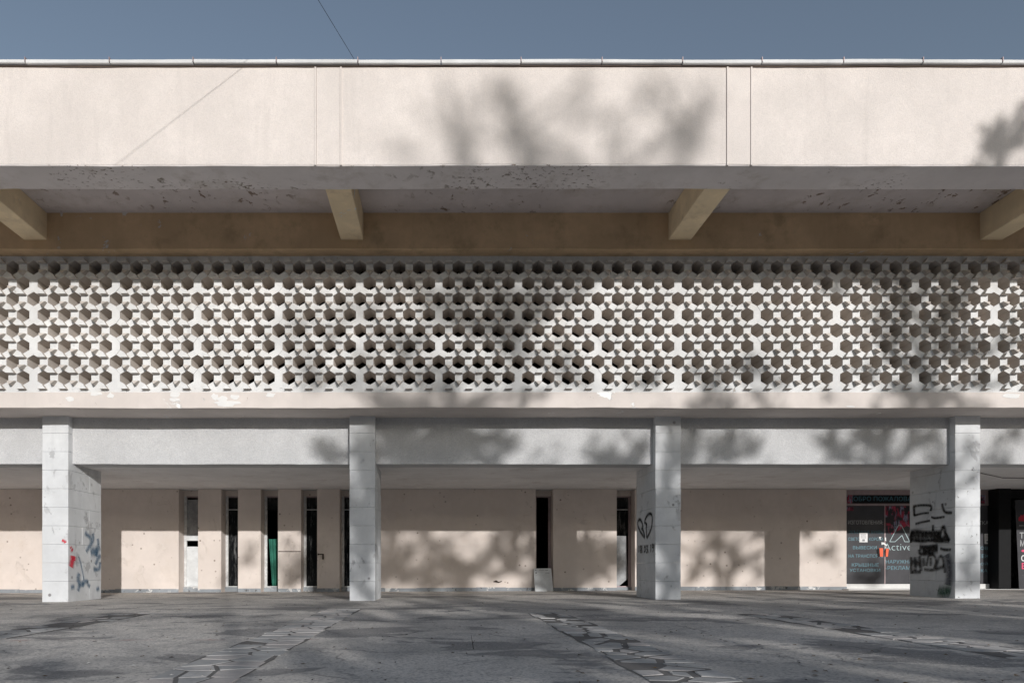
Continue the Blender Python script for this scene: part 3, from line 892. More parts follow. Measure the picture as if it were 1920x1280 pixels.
# the outlined letter A
bm = bmesh.new()
def bar(bm, p, q, w, y, d):
    a = Vector((X(p[0], d), y, Z(p[1], d))); b = Vector((X(q[0], d), y, Z(q[1], d)))
    t = (b - a).normalized(); n = Vector((-t.z, 0, t.x)) * w / 2
    vs = [a + n, b + n, b - n, a - n]
    A = [bm.verts.new(v) for v in vs]; B = [bm.verts.new(v + Vector((0, 0.002, 0))) for v in vs]
    bm.faces.new(A); bm.faces.new(list(reversed(B)))
    for i in range(4): bm.faces.new((A[i], B[i], B[(i + 1) % 4], A[(i + 1) % 4]))
Ap = [(1668, 1015), (1684, 984.5), (1690, 984.5), (1705.5, 1015), (1696, 1015), (1691, 1003), (1678, 1015), (1668, 1015)]
for i, (p, q) in enumerate(zip(Ap, Ap[1:])): bar(bm, p, q, 0.016, ysf - 0.0055 - i * 0.0003, dsf)
bmesh.ops.recalc_face_normals(bm, faces=bm.faces[:])
link('outlined_letter', mesh(bm, 'outlined_letter'), vin, M['letter_mint'])
def poly_thing(name, pts, d, y, mat, parent=None, th=0.002):
    bm = bmesh.new()
    A = [bm.verts.new((X(u, d), y, Z(v, d))) for u, v in pts]; B = [bm.verts.new((X(u, d), y + th, Z(v, d))) for u, v in pts]
    bm.faces.new(A); bm.faces.new(list(reversed(B)))
    n = len(pts)
    for i in range(n): bm.faces.new((A[i], B[i], B[(i + 1) % n], A[(i + 1) % n]))
    bmesh.ops.recalc_face_normals(bm, faces=bm.faces[:])
    return link(name, mesh(bm, name), parent, mat)
dec = tag(empty('window_decal'), 'orange and white sticker on the shop window beside the Active lettering', 'sticker')
for k, (pts, m) in enumerate((
    ([(1643, 1029), (1648, 1028), (1650, 1043), (1646, 1043)], 'black'), ([(1648.2, 1027), (1655, 1027), (1655, 1043), (1649.5, 1043)], 'orange'),
    ([(1658, 1029), (1660.4, 1029), (1660, 1043), (1658.6, 1043)], 'black'), ([(1660.6, 1028), (1666, 1028), (1664, 1043), (1660, 1043)], 'orange'),
    ([(1647, 1006), (1652, 1006), (1650, 1009), (1652, 1012), (1648.5, 1010)], 'letter_white'), ([(1658, 1007), (1660.5, 1007), (1661, 1014), (1658, 1012)], 'letter_white'),
    ([(1652, 1016), (1657, 1016.5), (1663, 1022), (1661, 1023), (1656, 1020), (1652, 1021)], 'letter_white'))):
    poly_thing('sticker_piece', pts, dsf, ysf - 0.016 - k * 0.0004, M[m], dec)
def notice(u0, u1, v0, v1, label, y):
    n = tag(empty('paper_notice'), label, 'notice', 'white paper notices taped to the shop window')
    poly_thing('sheet', [(u0, v1), (u1, v1), (u1, v0), (u0, v0)], dsf, y, M['paper'], n, 0.0015)
    bm = bmesh.new()
    for i in range(4):
        v = v0 + (v1 - v0) * (0.15 + 0.12 * i)
        bbox(bm, X(u0 + (u1 - u0) * .18, dsf), X(u0 + (u1 - u0) * .82, dsf), y - 0.0008, y - 0.0001, Z(v + .7, dsf), Z(v, dsf))
    bbox(bm, X(u0 + (u1 - u0) * .36, dsf), X(u0 + (u1 - u0) * .66, dsf), y - 0.0009, y - 0.0001, Z(v0 + (v1 - v0) * .9, dsf), Z(v0 + (v1 - v0) * .68, dsf))
    link('printed_lines', mesh(bm, 'printed_lines'), n, M['ink'])
notice(1611, 1626.4, 998.5, 1016, 'white paper notice over the teal lettering, left of the orange sticker', ysf - 0.009)
notice(1845.5, 1855.5, 1000, 1019, 'white paper notice on the narrow glass right of the graffiti pillar', ysf - 0.009)

ban = tag(empty('shop_banner'), 'dark banner with red flame logo at the right edge of the photo', 'banner')
db = 1.338
poly_thing('banner_sheet', [(1903.5, 937), (1990, 934), (1990, 1105), (1911, 1105)], db, Y(db), M['vinyl'], ban, 0.012)
fl = [(1910, 976), (1909.6, 971), (1911, 968), (1912.5, 969), (1914, 964), (1916.5, 967), (1919, 963.5), (1923, 968), (1925, 973), (1922, 976.5)]
poly_thing('flame_logo', fl, db, Y(db) - 0.004, M['red_logo'], ban, 0.003)
for s, a, b, c, d, m in (('Т', 1911.5, 1919.4, 997.5, 1009, 'letter_grey'), ('М', 1912.5, 1921.5, 1012, 1023.5, 'letter_grey'),
                         ('С', 1914.5, 1923, 1040, 1051.5, 'letter_white'), ('Е', 1915.5, 1923, 1054.5, 1066, 'pink')):
    sign_text(s, a, b, c, d, M[m], ban, d=db, off=0.004, bold=True)
poly_thing('pink_dot', [(1914, 1032), (1918, 1029.5), (1924, 1032), (1918, 1034.5)], db, Y(db) - 0.004, M['pink'], ban, 0.003)
for i in range(6):
    poly_thing('tagline', [(1911 + i * 2, 984), (1912.2 + i * 2, 984), (1912.2 + i * 2, 985.6), (1911 + i * 2, 985.6)], db, Y(db) - 0.004, M['letter_grey'], ban, 0.003)

# ------------------------------------------------------------------ spray paint on the pillars
def strokes(name, parent, lines, mat, frame, label=None, start=0):
    """lines: list of (width, [(a, z), ...]); frame maps (a, z, lift) to world"""
    bm = bmesh.new()
    uvl = bm.loops.layers.uv.new('UVMap')
    for si, (w, pts) in enumerate(lines):
        lift = 0.008 + 0.0005 * (si + start)
        P = [Vector(p) for p in pts]
        fine = []
        for i in range(len(P) - 1):
            p0 = P[max(0, i - 1)]; p1 = P[i]; p2 = P[i + 1]; p3 = P[min(len(P) - 1, i + 2)]
            for q in range(5):
                t = q / 5
                fine.append(0.5 * ((2 * p1) + (p2 - p0) * t + (2 * p0 - 5 * p1 + 4 * p2 - p3) * t * t + (3 * p1 - p0 - 3 * p2 + p3) * t ** 3))
        fine.append(P[-1])
        L = []
        for i, p in enumerate(fine):
            d = (fine[min(i + 1, len(fine) - 1)] - fine[max(i - 1, 0)])
            if d.length < 1e-6: d = Vector((1, 0))
            d.normalize(); n = Vector((-d.y, d.x)) * w / 2
            L.append((bm.verts.new(frame(p.x + n.x, p.y + n.y, lift)), bm.verts.new(frame(p.x - n.x, p.y - n.y, lift)), i))
        for a, b in zip(L, L[1:]):
            f = bm.faces.new((a[0], b[0], b[1], a[1]))
            for lp, uv in zip(f.loops, ((a[2], 0), (b[2], 0), (b[2], 1), (a[2], 1))): lp[uvl].uv = uv
    o = link(name, mesh(bm, name), parent, mat)
    if label: o['label'] = label
    return o
# pillar 4, its left side: a photo pixel on that side fixes depth and height
x4 = X(1791, 1.0); x3 = X(1229, 1.0); x1 = X(127.8, 1.0)
def side(x, u, v):
    d = (x / U) / (u - 826.0)
    return (d * D1, Z(v, d))
def fr(x, sgn): return lambda a, z, lift: Vector((x + sgn * lift, a, z))
def S(x, w, pts): return (w * 1.3, [side(x, u, v) for u, v in pts])
def z4(p): return (1700 + p[0] / 6.4, 920 + p[1] / 6.4)
def L4(w, *pts): return S(x4, w * 0.95, [z4(p) for p in pts])
strokes('graffiti', pillars[3], [
    L4(.10, (90, 185), (92, 240), (95, 300)), L4(.08, (80, 185), (180, 172), (290, 178), (292, 240)), L4(.07, (90, 295), (180, 272), (270, 262)),
    L4(.09, (430, 150), (440, 205), (470, 255), (550, 262)), L4(.07, (110, 395), (200, 372), (285, 355)), L4(.09, (320, 405), (320, 480)),
    L4(.07, (300, 310), (340, 325), (400, 318), (460, 310)),
    L4(.16, (50, 500), (130, 490), (250, 505), (400, 500)), L4(.2, (60, 540), (160, 545), (280, 535), (420, 545)), L4(.12, (50, 580), (180, 600), (300, 590), (520, 600)),
    L4(.12, (380, 560), (420, 480), (450, 430), (475, 520), (520, 600)), L4(.12, (60, 620), (50, 540), (90, 500)), L4(.18, (330, 570), (430, 580), (500, 530)),
    L4(.16, (160, 670), (250, 680), (380, 660)), L4(.2, (200, 720), (300, 710), (380, 700)), L4(.09, (410, 690), (470, 705), (540, 703)), L4(.13, (160, 700), (170, 750), (250, 750), (330, 740)),
], M['spray_black'], fr(x4, -1), 'black spray tag, heavily scribbled')
strokes('graffiti', pillars[3], [
    L4(.13, (60, 790), (60, 900), (70, 990)), L4(.14, (110, 790), (115, 880), (110, 960)), L4(.14, (160, 780), (170, 860), (180, 960)), L4(.16, (60, 850), (180, 870)),
    L4(.1, (70, 970), (180, 970)), L4(.09, (250, 900), (270, 790), (330, 770), (360, 830), (340, 930)), L4(.1, (350, 930), (400, 800), (440, 800), (470, 980)),
    L4(.1, (220, 940), (330, 945), (460, 900)), L4(.1, (300, 900), (300, 800)), L4(.13, (210, 800), (220, 900))], M['spray_soot'], fr(x4, -1), 'faded black spray scrawl', 20)
strokes('graffiti', pillars[3], [L4(.26, (490, 760), (515, 850), (525, 1000), (512, 1130))], M['spray_navy'], fr(x4, -1), 'dull blue grey spray smear', 34)
strokes('graffiti', pillars[3], [L4(.3, (390, 1190), (450, 1215), (500, 1195), (540, 1210))], M['spray_green'], fr(x4, -1), 'green spray smear near the base', 38)
def z3(p): return (960 + p[0] / 5.333, 900 + p[1] / 5.333)
def L3(w, *pts): return S(x3, w * 2.0, [z3(p) for p in pts])
strokes('graffiti', pillars[2], [
    L3(.045, (1330, 575), (1290, 520), (1262, 450), (1265, 405), (1285, 392), (1302, 420), (1312, 460), (1300, 480), (1318, 510), (1330, 570)),
    L3(.045, (1352, 580), (1395, 480), (1405, 400), (1400, 345), (1375, 335), (1345, 370), (1330, 420), (1350, 440), (1345, 480), (1352, 575))],
    M['spray_black'], fr(x3, -1), 'broken heart drawn in black spray')
dt = L3(.03, (1272, 655), (1272, 725)),
strokes('graffiti', pillars[2], [L3(.03, (1274, 655), (1273, 690), (1273, 722)),
    L3(.03, (1300, 690), (1288, 675), (1293, 657), (1304, 668), (1298, 690), (1288, 705), (1296, 722), (1305, 708), (1300, 690)),
    L3(.03, (1315, 716), (1317, 722)),
    L3(.03, (1335, 655), (1327, 680), (1330, 715), (1340, 700), (1341, 670), (1335, 655)),
    L3(.03, (1350, 655), (1361, 660), (1355, 685), (1364, 700), (1358, 720), (1350, 718)),
    L3(.03, (1374, 714), (1376, 720)),
    L3(.03, (1394, 640), (1394, 680), (1395, 718)),
    L3(.03, (1420, 640), (1410, 645), (1412, 670), (1421, 665), (1422, 640), (1423, 690), (1414, 718))],
    M['spray_black'], fr(x3, -1), 'date 18.03.19 written in black spray', 12)
def z1(p): return (100 + p[0] / 7.53, 960 + p[1] / 7.53)
def L1(w, *pts): return S(x1, w * 1.35, [z1(p) for p in pts])
strokes('graffiti', pillars[0], [
    L1(.10, (440, 290), (500, 340), (540, 390)), L1(.10, (550, 300), (560, 380), (530, 440), (480, 520), (460, 560)), L1(.18, (520, 560), (560, 550), (620, 570)),
    L1(.16, (650, 480), (610, 540), (600, 620)), L1(.1, (660, 600), (620, 660), (590, 740)), L1(.1, (655, 700), (640, 790), (560, 810)),
    L1(.05, (350, 620), (390, 760), (425, 960)), L1(.12, (360, 860), (340, 940), (380, 1010), (420, 990)), L1(.09, (400, 1040), (440, 980), (470, 970), (480, 1010), (510, 1050)),
    L1(.10, (370, 1010), (340, 1110)), L1(.1, (240, 1060), (290, 1050)), L1(.1, (600, 1090), (640, 1070)), L1(.09, (620, 370), (630, 460))],
    M['spray_blue'], fr(x1, 1), 'loose blue spray marks')
strokes('graffiti', pillars[0], [L1(.16, (262, 610), (258, 680), (240, 770)), L1(.12, (285, 620), (280, 680)), L1(.10, (245, 520), (262, 545)), L1(.07, (232, 485), (242, 505))], M['spray_red'], fr(x1, 1), 'red spray blots', 14)
strokes('graffiti', pillars[0], [(0.10, [(X(116.5, 1), Z(1012.5, 1)), (X(121, 1), Z(1014, 1)), (X(123.5, 1), Z(1017, 1))])], M['spray_red'], lambda a, z, l: Vector((a, Y(1.0) - l, z)), 'single red spray blot')

# ------------------------------------------------------------------ leaning board
lb = tag(empty('leaning_board'), 'white board leaning against the wall below the dark empty window', 'board')
bm = bmesh.new()
pts = [(1003.5, 1106.5), (1037.8, 1106.0), (1033.6, 1064.5), (1000.4, 1065.0)]
base_d, top_d = 1.325, 1.342
A = []
for (u, v), d in zip(pts, (base_d, base_d, top_d, top_d)): A.append(Vector((X(u, d), Y(d), Z(v, d))))
for q in (0, 1): A[q].z = gz(A[q].x) + 0.003
nrm = (A[1] - A[0]).cross(A[3] - A[0]).normalized()
va = [bm.verts.new(p) for p in A]; vb = [bm.verts.new(p - nrm * 0.022) for p in A]
bm.faces.new(va); bm.faces.new(list(reversed(vb)))
for i in range(4): bm.faces.new((va[i], vb[i], vb[(i + 1) % 4], va[(i + 1) % 4]))
bmesh.ops.bevel(bm, geom=bm.edges[:], offset=0.006, segments=2, affect='EDGES')
bmesh.ops.recalc_face_normals(bm, faces=bm.faces[:])
link('panel', mesh(bm, 'panel'), lb, M['white_panel'])
bm = bmesh.new()
ex, ez = (A[1] - A[0]), (A[3] - A[0])
for (a, b, w, h) in ((0.10, 0.92, 0.09, 0.05), (0.12, 0.80, 0.07, 0.06), (0.74, 0.92, 0.22, 0.03), (0.74, 0.80, 0.22, 0.03), (0.45, 0.93, 0.3, 0.02)):
    c = A[0] + ex * a + ez * b + nrm * 0.0016
    vs = [bm.verts.new(c + ex * w * sx / 2 + ez * h * sz / 2 * (1 if sx > 0 else .7)) for sx, sz in ((-1, -1), (1, -1), (1, 1), (-1, 1))]
    bm.faces.new(vs)
link('dark_mark', mesh(bm, 'dark_mark'), lb, M['ink'])

# ------------------------------------------------------------------ wires
def W(X_, d, z): return Vector((X_ * U, d * D1, ZU(z)))
def wire(name, p, q, sag, rad, label):
    bm = bmesh.new()
    pts = []
    for i in range(33):
        t = i / 32
        r = p.lerp(q, t); r.z -= sag * 4 * t * (1 - t)
        pts.append(r)
    tube(bm, pts, [rad] * 33, 5)
    return tag(link(name, mesh(bm, name), None, M['cable']), label, 'cable')
pa = Vector((-139 * U, .854 * D1, ZU(810)))
pdir = Vector((277.5 * U, 1.0 * D1, 224.2 * U))
mast_top = pa + pdir * 0.22
pole_top = pa - pdir * 1.30
wire('overhead_cable', mast_top, pole_top, 0.0, 0.0042, 'thin dark cable crossing the sky down to the roof edge')
mast = tag(empty('roof_mast', (mast_top.x, mast_top.y, ZU(700))), 'slim roof mast set back behind the roof edge, holding the cable', 'mast')
bm = bmesh.new(); tube(bm, [(0, 0, 0), (0, 0, mast_top.z - ZU(700) + 0.2)], [0.045, 0.03], 8); link('mast_tube', mesh(bm, 'mast_tube'), mast, M['frame_grey'])
bm = bmesh.new(); bbox(bm, -0.25, 0.25, -0.25, 0.25, 0, 0.05); link('base_plate', mesh(bm, 'base_plate'), mast, M['frame_grey'])
pole = tag(empty('utility_pole', (pole_top.x, pole_top.y, gz(pole_top.x))), 'concrete utility pole in front of the building carrying the overhead cable', 'pole')
bm = bmesh.new(); tube(bm, [(0, 0, -.2), (0, 0, pole_top.z + 0.4)], [0.13, 0.08], 10); link('shaft', mesh(bm, 'shaft'), pole, M['coping'])
bm = bmesh.new(); bbox(bm, -0.6, 0.6, -0.04, 0.04, pole_top.z - 0.06, pole_top.z); link('crossarm', mesh(bm, 'crossarm'), pole, M['rust'])
bm = bmesh.new()
tube(bm, [(X(1836, 1.1), Y(1.1), zp0 - 0.012), (X(1880, 1.16), Y(1.16), zp0 - 0.02), (X(1960, 1.16), Y(1.17), zp0 - 0.012)], [0.008] * 3, 5)
tag(link('ceiling_cable', mesh(bm, 'ceiling_cable'), None, M['cable']), 'thin cable strung under the porch ceiling right of the graffiti pillar', 'cable')

# ------------------------------------------------------------------ a block added unseen behind the camera to hold back the low sky
opp = tag(empty('sky_blocking_block', (0, -58, 0)), 'long four storey block added unseen behind the camera to cut low sky light', 'building')
opp.location = (0, 0, 0)
box('wall', -75, 95, -72, -58, -0.2, 12.6, M['coping_dark'], opp)
box('added_block_parapet', -75.2, 95.2, -72.2, -57.8, 12.6, 13.0, M['coping'], opp)
wm = None
for st in range(4):
    for q in range(40):
        x = -72 + q * 4.15
        if wm is None:
            bm = bmesh.new(); bbox(bm, -0.9, 0.9, -0.02, 0.04, 0, 1.5); wm = mesh(bm, 'window')
        o = link('window', wm, opp, M['glass'])
        o.location = (x, -57.98, 1.2 + st * 2.95)

# ------------------------------------------------------------------ trees across the plaza, whose shade falls on the front
TREES = {
    'far_a': (17.5, -34.0), 'far_b': (13.0, -26.5), 'mid_a': (5.5, -16.0), 'mid_b': (10.0, -15.5), 'mid_c': (14.8, -15.0), 'mid_d': (19.6, -14.8), 'near_a': (17.6, -9.6),
}
CL = {k: [] for k in TREES}
def shade(u, v, d, ru, rv, t, tau, tree=None):
    p = Vector((X(u, d), Y(d), Z(v, d))) + SUN * t
    add_clump(p, ru * d * U, rv * d * U, tau, tree)
def shade_ground(x, y, rx, ry, tau, ty=-15.3, tree=None):
    t = y - ty
    add_clump(Vector((x, y, 0)) + SUN * t, rx, ry * 0.2477, tau, tree)
def add_clump(p, rx, rz, tau, tree):
    if tree is None:
        tree = min(TREES, key=lambda k: (TREES[k][0] - p.x) ** 2 + 2.0 * (TREES[k][1] - p.y) ** 2)
    CL[tree].append((p, max(rx, 0.1), max(rz, 0.1), tau))
# fascia: soft, far
for a in ((850, 230, 60, 90, .7), (942, 205, 38, 80, 1.2), (985, 268, 45, 60, 1.2), (1080, 200, 110, 90, .25), (1140, 270, 60, 50, .4), (1265, 230, 55, 90, .6), (1312, 200, 40, 70, .5), (1200, 180, 60, 60, .25), (740, 280, 50, 40, .4), (850, 290, 30, 40, .4), (1290, 280, 40, 40, .5)):
    shade(a[0], a[1], .753, a[2], a[3], 45, a[4], 'far_a')
for a in ((1880, 272, 34, 40, 4.5), (1880, 245, 20, 22, 3), (1852, 286, 18, 16, 3), (1908, 260, 18, 36, 4.0), (1918, 205, 8, 20, 1.5)):
    shade(a[0], a[1], .753, a[2], a[3], 20.5, a[4], 'near_a')
# screen
for a in ((600, 700, 60, 40, .8), (760, 640, 70, 90, .6), (850, 580, 60, 70, .7), (930, 600, 50, 60, .5), (1050, 680, 80, 50, .6), (700, 580, 50, 50, .25), (620, 620, 40, 60, .3), (1000, 560, 60, 60, .3), (560, 600, 40, 60, .2), (780, 710, 60, 30, .8), (680, 700, 50, 30, .6), (900, 700, 50, 30, .8)):
    shade(a[0], a[1], .949, a[2], a[3], 40, a[4], 'far_b')
for a in ((1560, 545, 26, 26, 1.4), (1690, 555, 50, 50, 1.5), (1745, 600, 70, 60, 1.5), (1660, 640, 35, 50, 1.2), (1800, 650, 50, 55, 1.5), (1720, 690, 60, 40, 1.6), (1840, 720, 40, 30, 1.2), (1880, 640, 30, 40, .7), (1620, 700, 30, 30, .6), (1790, 560, 40, 30, 1.0)):
    shade(a[0], a[1], .949, a[2], a[3], 22.5, a[4], 'near_a')
for a in ((1400, 700, 50, 35, .8), (1320, 715, 45, 30, .7), (1220, 720, 40, 20, .5), (1460, 720, 30, 20, .6)):
    shade(a[0], a[1], .949, a[2], a[3], 29, a[4])
# slab edge and spandrels
for a in ((700, 750, 60, 20, .8), (850, 750, 90, 25, 1.2), (1010, 745, 15, 20, 1), (1330, 755, 45, 20, 1.1), (1430, 750, 30, 20, 1.1), (1545, 748, 16, 14, 1.2), (1720, 750, 100, 25, 1.6)):
    shade(a[0], a[1], .947, a[2], a[3], 29, a[4])
for a in ((750, 840, 60, 45, 1.5), (850, 840, 80, 45, 2), (930, 820, 35, 40, 1.8), (1130, 862, 45, 30, 1.4), (1200, 848, 35, 35, 1.4), (1296, 830, 26, 50, 1.6), (1360, 855, 42, 40, 1.7), (1400, 835, 30, 30, .8), (1565, 850, 45, 40, 1.7), (1620, 828, 50, 30, 1.8), (1700, 828, 50, 40, 1.3), (1660, 868, 40, 18, .8), (1868, 860, 16, 50, 1.3), (1900, 820, 16, 20, 1), (600, 850, 36, 30, .5), (1755, 850, 20, 40, 1.2), (800, 820, 90, 30, 1.6), (720, 815, 40, 30, 1.4), (890, 860, 70, 26, 1.4), (780, 865, 90, 16, 1.4), (1180, 870, 60, 14, 1.2)):
    shade(a[0], a[1], 1.012, a[2], a[3], 29.6, a[4])
# pillars
for a in ((680, 840, 34, 50, .9), (680, 940, 34, 80, 1.0), (683, 1020, 34, 70, 1.0), (680, 1095, 34, 50, 1.4), (1255, 1000, 34, 120, .5), (1255, 830, 30, 40, .6), (680, 960, 44, 190, .6), (1255, 1060, 40, 80, .6), (1255, 868, 30, 40, 1.3), (1250, 950, 26, 50, .7), (1262, 1050, 24, 22, 1.7), (1255, 1095, 30, 40, 1.6), (1812, 850, 14, 30, .9), (1826, 905, 14, 18, 1.0), (1820, 1035, 18, 26, 1.0), (1815, 1085, 30, 45, 2.0)):
    shade(a[0], a[1], 1.0, a[2], a[3], 29.6, a[4])
# sunlit foot of the porch wall
for a in ((470, 1040, 26, 26, .4), (560, 1065, 40, 50, .7), (620, 1045, 34, 60, 1.6), (655, 1050, 30, 60, 1.6), (740, 1050, 36, 60, 1.4), (800, 1085, 40, 30, 1.2), (830, 1015, 24, 16, .5), (880, 1062, 40, 45, .9), (950, 1050, 50, 50, 1.2), (1010, 1050, 40, 60, 1.8), (1065, 1050, 50, 55, 1.9), (1120, 1055, 34, 45, .8), (1165, 1050, 26, 50, 1.2), (1330, 1024, 30, 22, 1.0), (1370, 1066, 38, 30, 1.3), (1300, 1070, 22, 32, .8), (1420, 1062, 22, 30, .6), (1550, 1035, 26, 26, .5), (1640, 1078, 26, 24, 1.3), (1420, 1010, 24, 12, .5), (850, 1050, 150, 60, .45), (1100, 1050, 60, 60, .5), (1020, 1088, 40, 24, 2.0), (600, 1070, 50, 40, .6)):
    shade(a[0], a[1], 1.345, a[2], a[3], 34.5, a[4])
# the plaza itself
gr = random.Random(31)
for a in ((-4.5, 6.4, 1.0, .7, 1.6), (-5.2, 9.3, 1.3, 0.5, 1.7), (-3.4, 10.2, 1.0, 0.6, 1.6), (-2.3, 8.6, .8, .4, 1.2), (-2.0, 12.4, 1.3, 0.9, 1.5), (-1.0, 9.6, 0.9, 1.0, 1.5), (-0.4, 12.6, 1.0, 1.0, 1.5), (-2.9, 5.0, .6, .5, .7)):
    shade_ground(*a)
SLITS = ((7.2, 12.0), (4.3, 8.2), (2.2, 6.9))
for i in range(110):
    x = gr.uniform(-0.3, 9.5); y = gr.uniform(4.2, 13.8)
    rx = gr.uniform(.45, .9)
    if min(abs(x - (sx + (sy - y) * .335)) for sx, sy in SLITS) < rx * .75 + .10: continue
    shade_ground(x, y, rx, gr.uniform(1.0, 2.2), gr.uniform(1.1, 2.0))

TAU = {'far_a': 0.7, 'far_b': 1.35, 'near_a': 1.7}
LIMBS = {k: [] for k in TREES}
def limb(tree, d, t, r0, r1, *uv):
    LIMBS[tree].append(([Vector((X(u, d), Y(d), Z(v, d))) + SUN * t for u, v in uv], r0, r1))
limb('mid_c', 1.345, 34.5, .10, .03, (1366, 1150), (1364, 1095), (1350, 1060), (1338, 1030), (1318, 985))
limb('mid_c', 1.345, 34.5, .07, .02, (1364, 1095), (1385, 1068), (1415, 1045), (1450, 1030))
limb('mid_c', 1.345, 34.5, .05, .02, (1350, 1060), (1320, 1055), (1290, 1070))
limb('mid_c', 1.012, 29.6, .07, .02, (1320, 900), (1345, 850), (1385, 815), (1400, 780))
limb('mid_c', 1.012, 29.6, .05, .02, (1130, 900), (1165, 862), (1215, 825), (1240, 790))
limb('mid_d', 1.012, 29.6, .08, .03, (1780, 925), (1830, 880), (1880, 835), (1915, 795))
limb('mid_d', 1.012, 29.6, .06, .02, (1530, 900), (1560, 850), (1610, 820), (1660, 780))
limb('mid_d', 1.012, 29.6, .05, .02, (1600, 860), (1660, 850), (1730, 815))
limb('mid_b', 1.012, 29.6, .08, .02, (760, 920), (800, 860), (860, 825), (930, 780))
limb('mid_b', 1.345, 34.5, .08, .02, (860, 1120), (880, 1070), (930, 1030), (990, 1000))
limb('mid_b', 1.345, 34.5, .06, .02, (880, 1070), (840, 1040), (790, 1020))
limb('near_a', .949, 22.5, .07, .02, (1740, 780), (1725, 690), (1690, 600), (1640, 530))
limb('near_a', .949, 22.5, .06, .02, (1725, 690), (1780, 620), (1830, 560))
limb('far_a', .753, 45, .12, .03, (880, 330), (855, 260), (838, 190), (830, 140))
limb('far_a', .753, 45, .13, .03, (990, 330), (975, 260), (945, 200), (925, 140))
limb('far_a', .753, 45, .12, .03, (1275, 330), (1290, 260), (1318, 200), (1335, 140))
limb('far_a', .753, 45, .08, .02, (975, 260), (1030, 215), (1090, 160))
limb('far_a', .753, 45, .08, .02, (1290, 260), (1250, 200), (1220, 150))
def build_tree(name, base, clumps, label, seed, tree_key):
    r = random.Random(seed)
    nr = np.random.default_rng(seed)
    root = tag(empty(name, (base[0], base[1], gz(base[0]))), label, 'tree', 'trees across the plaza shading the front')
    o = Vector((base[0], base[1], 0))
    top = max(c[0].z for c in clumps)
    low = min(c[0].z for c in clumps)
    fork = max(2.2, low - 1.6)
    bm = bmesh.new()
    tr = 0.010 * top + 0.05
    pts = [Vector((0, 0, -.3)), Vector((0.05, 0.05, fork * .5)), Vector((0, -.05, fork)), Vector((0.1, 0.1, (fork + top) / 2)), Vector((0.2, 0, top * .93))]
    tube(bm, pts, [tr * 1.25, tr, tr * .6, tr * .22, tr * .08], 8)
    for c in clumps:
        e = c[0] - o
        s = max(fork, min(top * .85, e.z - 0.5 * math.hypot(e.x, e.y)))
        st = Vector((0.05, 0, s))
        mid = st.lerp(e, .5) + Vector((r.uniform(-.2, .2), r.uniform(-.2, .2), .25))
        tube(bm, [st, mid, e], [max(.025, tr * .22), .022, .008], 5)
    for pts_, r0_, r1_ in LIMBS[tree_key]:
        loc_ = [q_ - o for q_ in pts_]
        k_ = len(loc_) - 1
        tube(bm, loc_, [r0_ + (r1_ - r0_) * i_ / k_ for i_ in range(k_ + 1)], 6)
        st_ = Vector((0, 0, max(1.5, loc_[0].z - .7 * math.hypot(loc_[0].x, loc_[0].y))))
        tube(bm, [st_, st_.lerp(loc_[0], .5) + Vector((0, 0, .15)), loc_[0]], [r0_ * 1.3, r0_ * 1.15, r0_], 6)
    allv = []
    twigs = []
    for p, rx, rz, tau in clumps:
        ry = max(rx, rz)
        leaf = 0.085 if min(rx, rz) > .3 else 0.06
        area = leaf * 2 * leaf * 1.0
        n = int(2.0 * tau * TAU.get(tree_key, 3.0) * math.pi * rx * rz / area)
        n = max(10, min(n, 9000))
        q = nr.normal(size=(n, 3)); q /= np.linalg.norm(q, axis=1)[:, None]
        q *= (nr.random(n) ** 0.45)[:, None]
        # leaves sit along twigs that fan up and out of the clump
        ntw = max(4, min(14, int(5 + 9 * min(rx, rz))))
        tips = nr.normal(size=(ntw, 3)) * np.array([.9, .6, .8]) + np.array([0, 0, .25])
        tips /= np.linalg.norm(tips, axis=1)[:, None]
        tips *= nr.uniform(.75, 1.35, ntw)[:, None]
        root_ = np.array([0, 0, -.45])
        which = nr.integers(0, ntw, n)
        tt = nr.random(n)[:, None] ** .7
        bend = np.sin(tt * 3.1) * .12
        q = root_ + (tips[which] - root_) * tt + q * (0.13 + .12 * tt) + np.array([1, 0, 0]) * bend
        ctr = q * np.array([rx, ry, rz]) + np.array(p - o)
        for w_ in tips:
            pts_ = [root_ + (w_ - root_) * f + np.array([1, 0, 0]) * math.sin(f * 3.1) * .12 for f in (0, .35, .7, 1)]
            twigs.append([tuple(q_ * np.array([rx, ry, rz]) + np.array(p - o)) for q_ in pts_])
        ax = nr.normal(size=(n, 3)); ax /= np.linalg.norm(ax, axis=1)[:, None]
        bx = np.cross(ax, nr.normal(size=(n, 3))); bx /= np.linalg.norm(bx, axis=1)[:, None]
        s = leaf * nr.uniform(.7, 1.3, n)[:, None]
        quad = np.stack([ctr - ax * s, ctr + bx * s * .5, ctr + ax * s, ctr - bx * s * .5], 1)
        allv.append(quad.reshape(-1, 3))
    for tw in twigs: tube(bm, tw, [.016, .012, .009, .005], 4)
    link('trunk', mesh(bm, 'trunk'), root, M['bark'])
    v = np.concatenate(allv)
    nf = len(v) // 4
    me = bpy.data.meshes.new('crown')
    me.vertices.add(len(v)); me.vertices.foreach_set('co', v.astype(np.float32).ravel())
    me.loops.add(len(v)); me.loops.foreach_set('vertex_index', np.arange(len(v), dtype=np.int32))
    me.polygons.add(nf); me.polygons.foreach_set('loop_start', np.arange(0, len(v), 4, dtype=np.int32))
    me.update(calc_edges=True)
    link('crown', me, root, M['leaf'])
    return nf
tot = 0
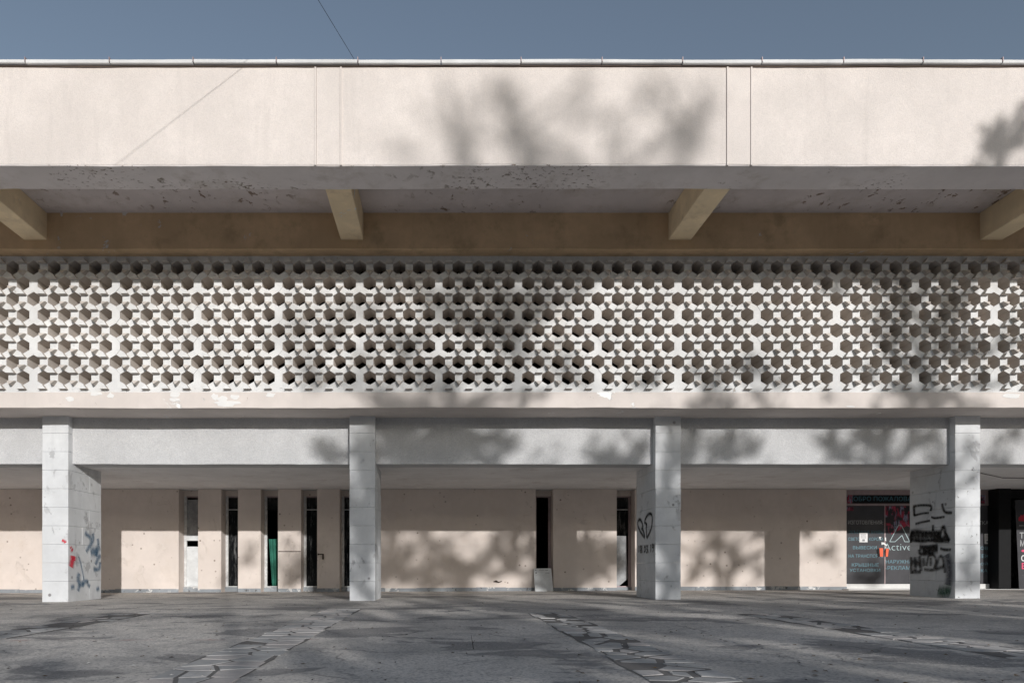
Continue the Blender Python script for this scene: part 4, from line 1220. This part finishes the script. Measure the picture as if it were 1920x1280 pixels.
info = {'far_a': 'tall tree farthest behind the camera, soft shade on the roof fascia', 'far_b': 'tall tree behind the camera, soft dapples on the honeycomb screen',
        'mid_a': 'low leafy tree shading the left part of the plaza', 'mid_b': 'leafy tree shading the second pillar from the left', 'mid_c': 'leafy tree shading the third pillar from the left',
        'mid_d': 'leafy tree shading the graffiti pillar', 'near_a': 'nearest tree, crisp shade on the right end of the screen'}
for i, k in enumerate(TREES):
    if CL[k]: tot += build_tree('broadleaf_tree', TREES[k], CL[k], info[k], 40 + i, k)
print('leaves', tot, {k: len(v) for k, v in CL.items()})

# ------------------------------------------------------------------ dry leaves, crumbs and a weed on the plaza
lr = random.Random(77)
bm = bmesh.new()
for i in range(420):
    y = 3.9 + 9.5 * lr.random() ** 1.3; x = lr.uniform(-0.72, 0.95) * y
    z = gz(x) + 0.004
    a = lr.uniform(0, 6.28); L = lr.uniform(.008, .03)
    c, d = math.cos(a), math.sin(a)
    k = lr.uniform(.3, .7)
    v = [bm.verts.new((x + (c * p - d * q * k) * L, y + (d * p + c * q * k) * L, z + h)) for p, q, h in ((-1, 0, .002), (0, -1, .006), (1, 0, .003), (0, 1, .010))]
    f = bm.faces.new((v[0], v[1], v[2])); f.material_index = i % 3
    f = bm.faces.new((v[0], v[2], v[3])); f.material_index = i % 3
tag(link('dry_litter', mesh(bm, 'dry_litter'), None, [flat('dry_leaf', (0.16, 0.11, 0.06), 0.8, 0.1), flat('pale_crumb', (0.6, 0.58, 0.55), 0.9, 0.1), flat('dark_crumb', (0.07, 0.06, 0.05), 0.9, 0.1)]), 'dry leaves and crumbs scattered over the plaza', 'litter', kind='stuff')
dd = 1058.5; yv = EYE / (1216.5 - 1058.5) * 1280.0
xv = (888 - 826) * yv / 1280
bm = bmesh.new()
tube(bm, [(0, 0, -.01), (-.01, 0, .06), (-.022, .005, .13)], [.003, .0025, .001], 4)
tube(bm, [(-.008, 0, .05), (.012, 0, .085)], [.002, .001], 4)
weed = link('weed_stalk', mesh(bm, 'weed_stalk'), None, M['rust'])
weed.location = (xv, yv, gz(xv))
tag(weed, 'dry dark weed stalk standing alone in the middle of the plaza', 'weed')
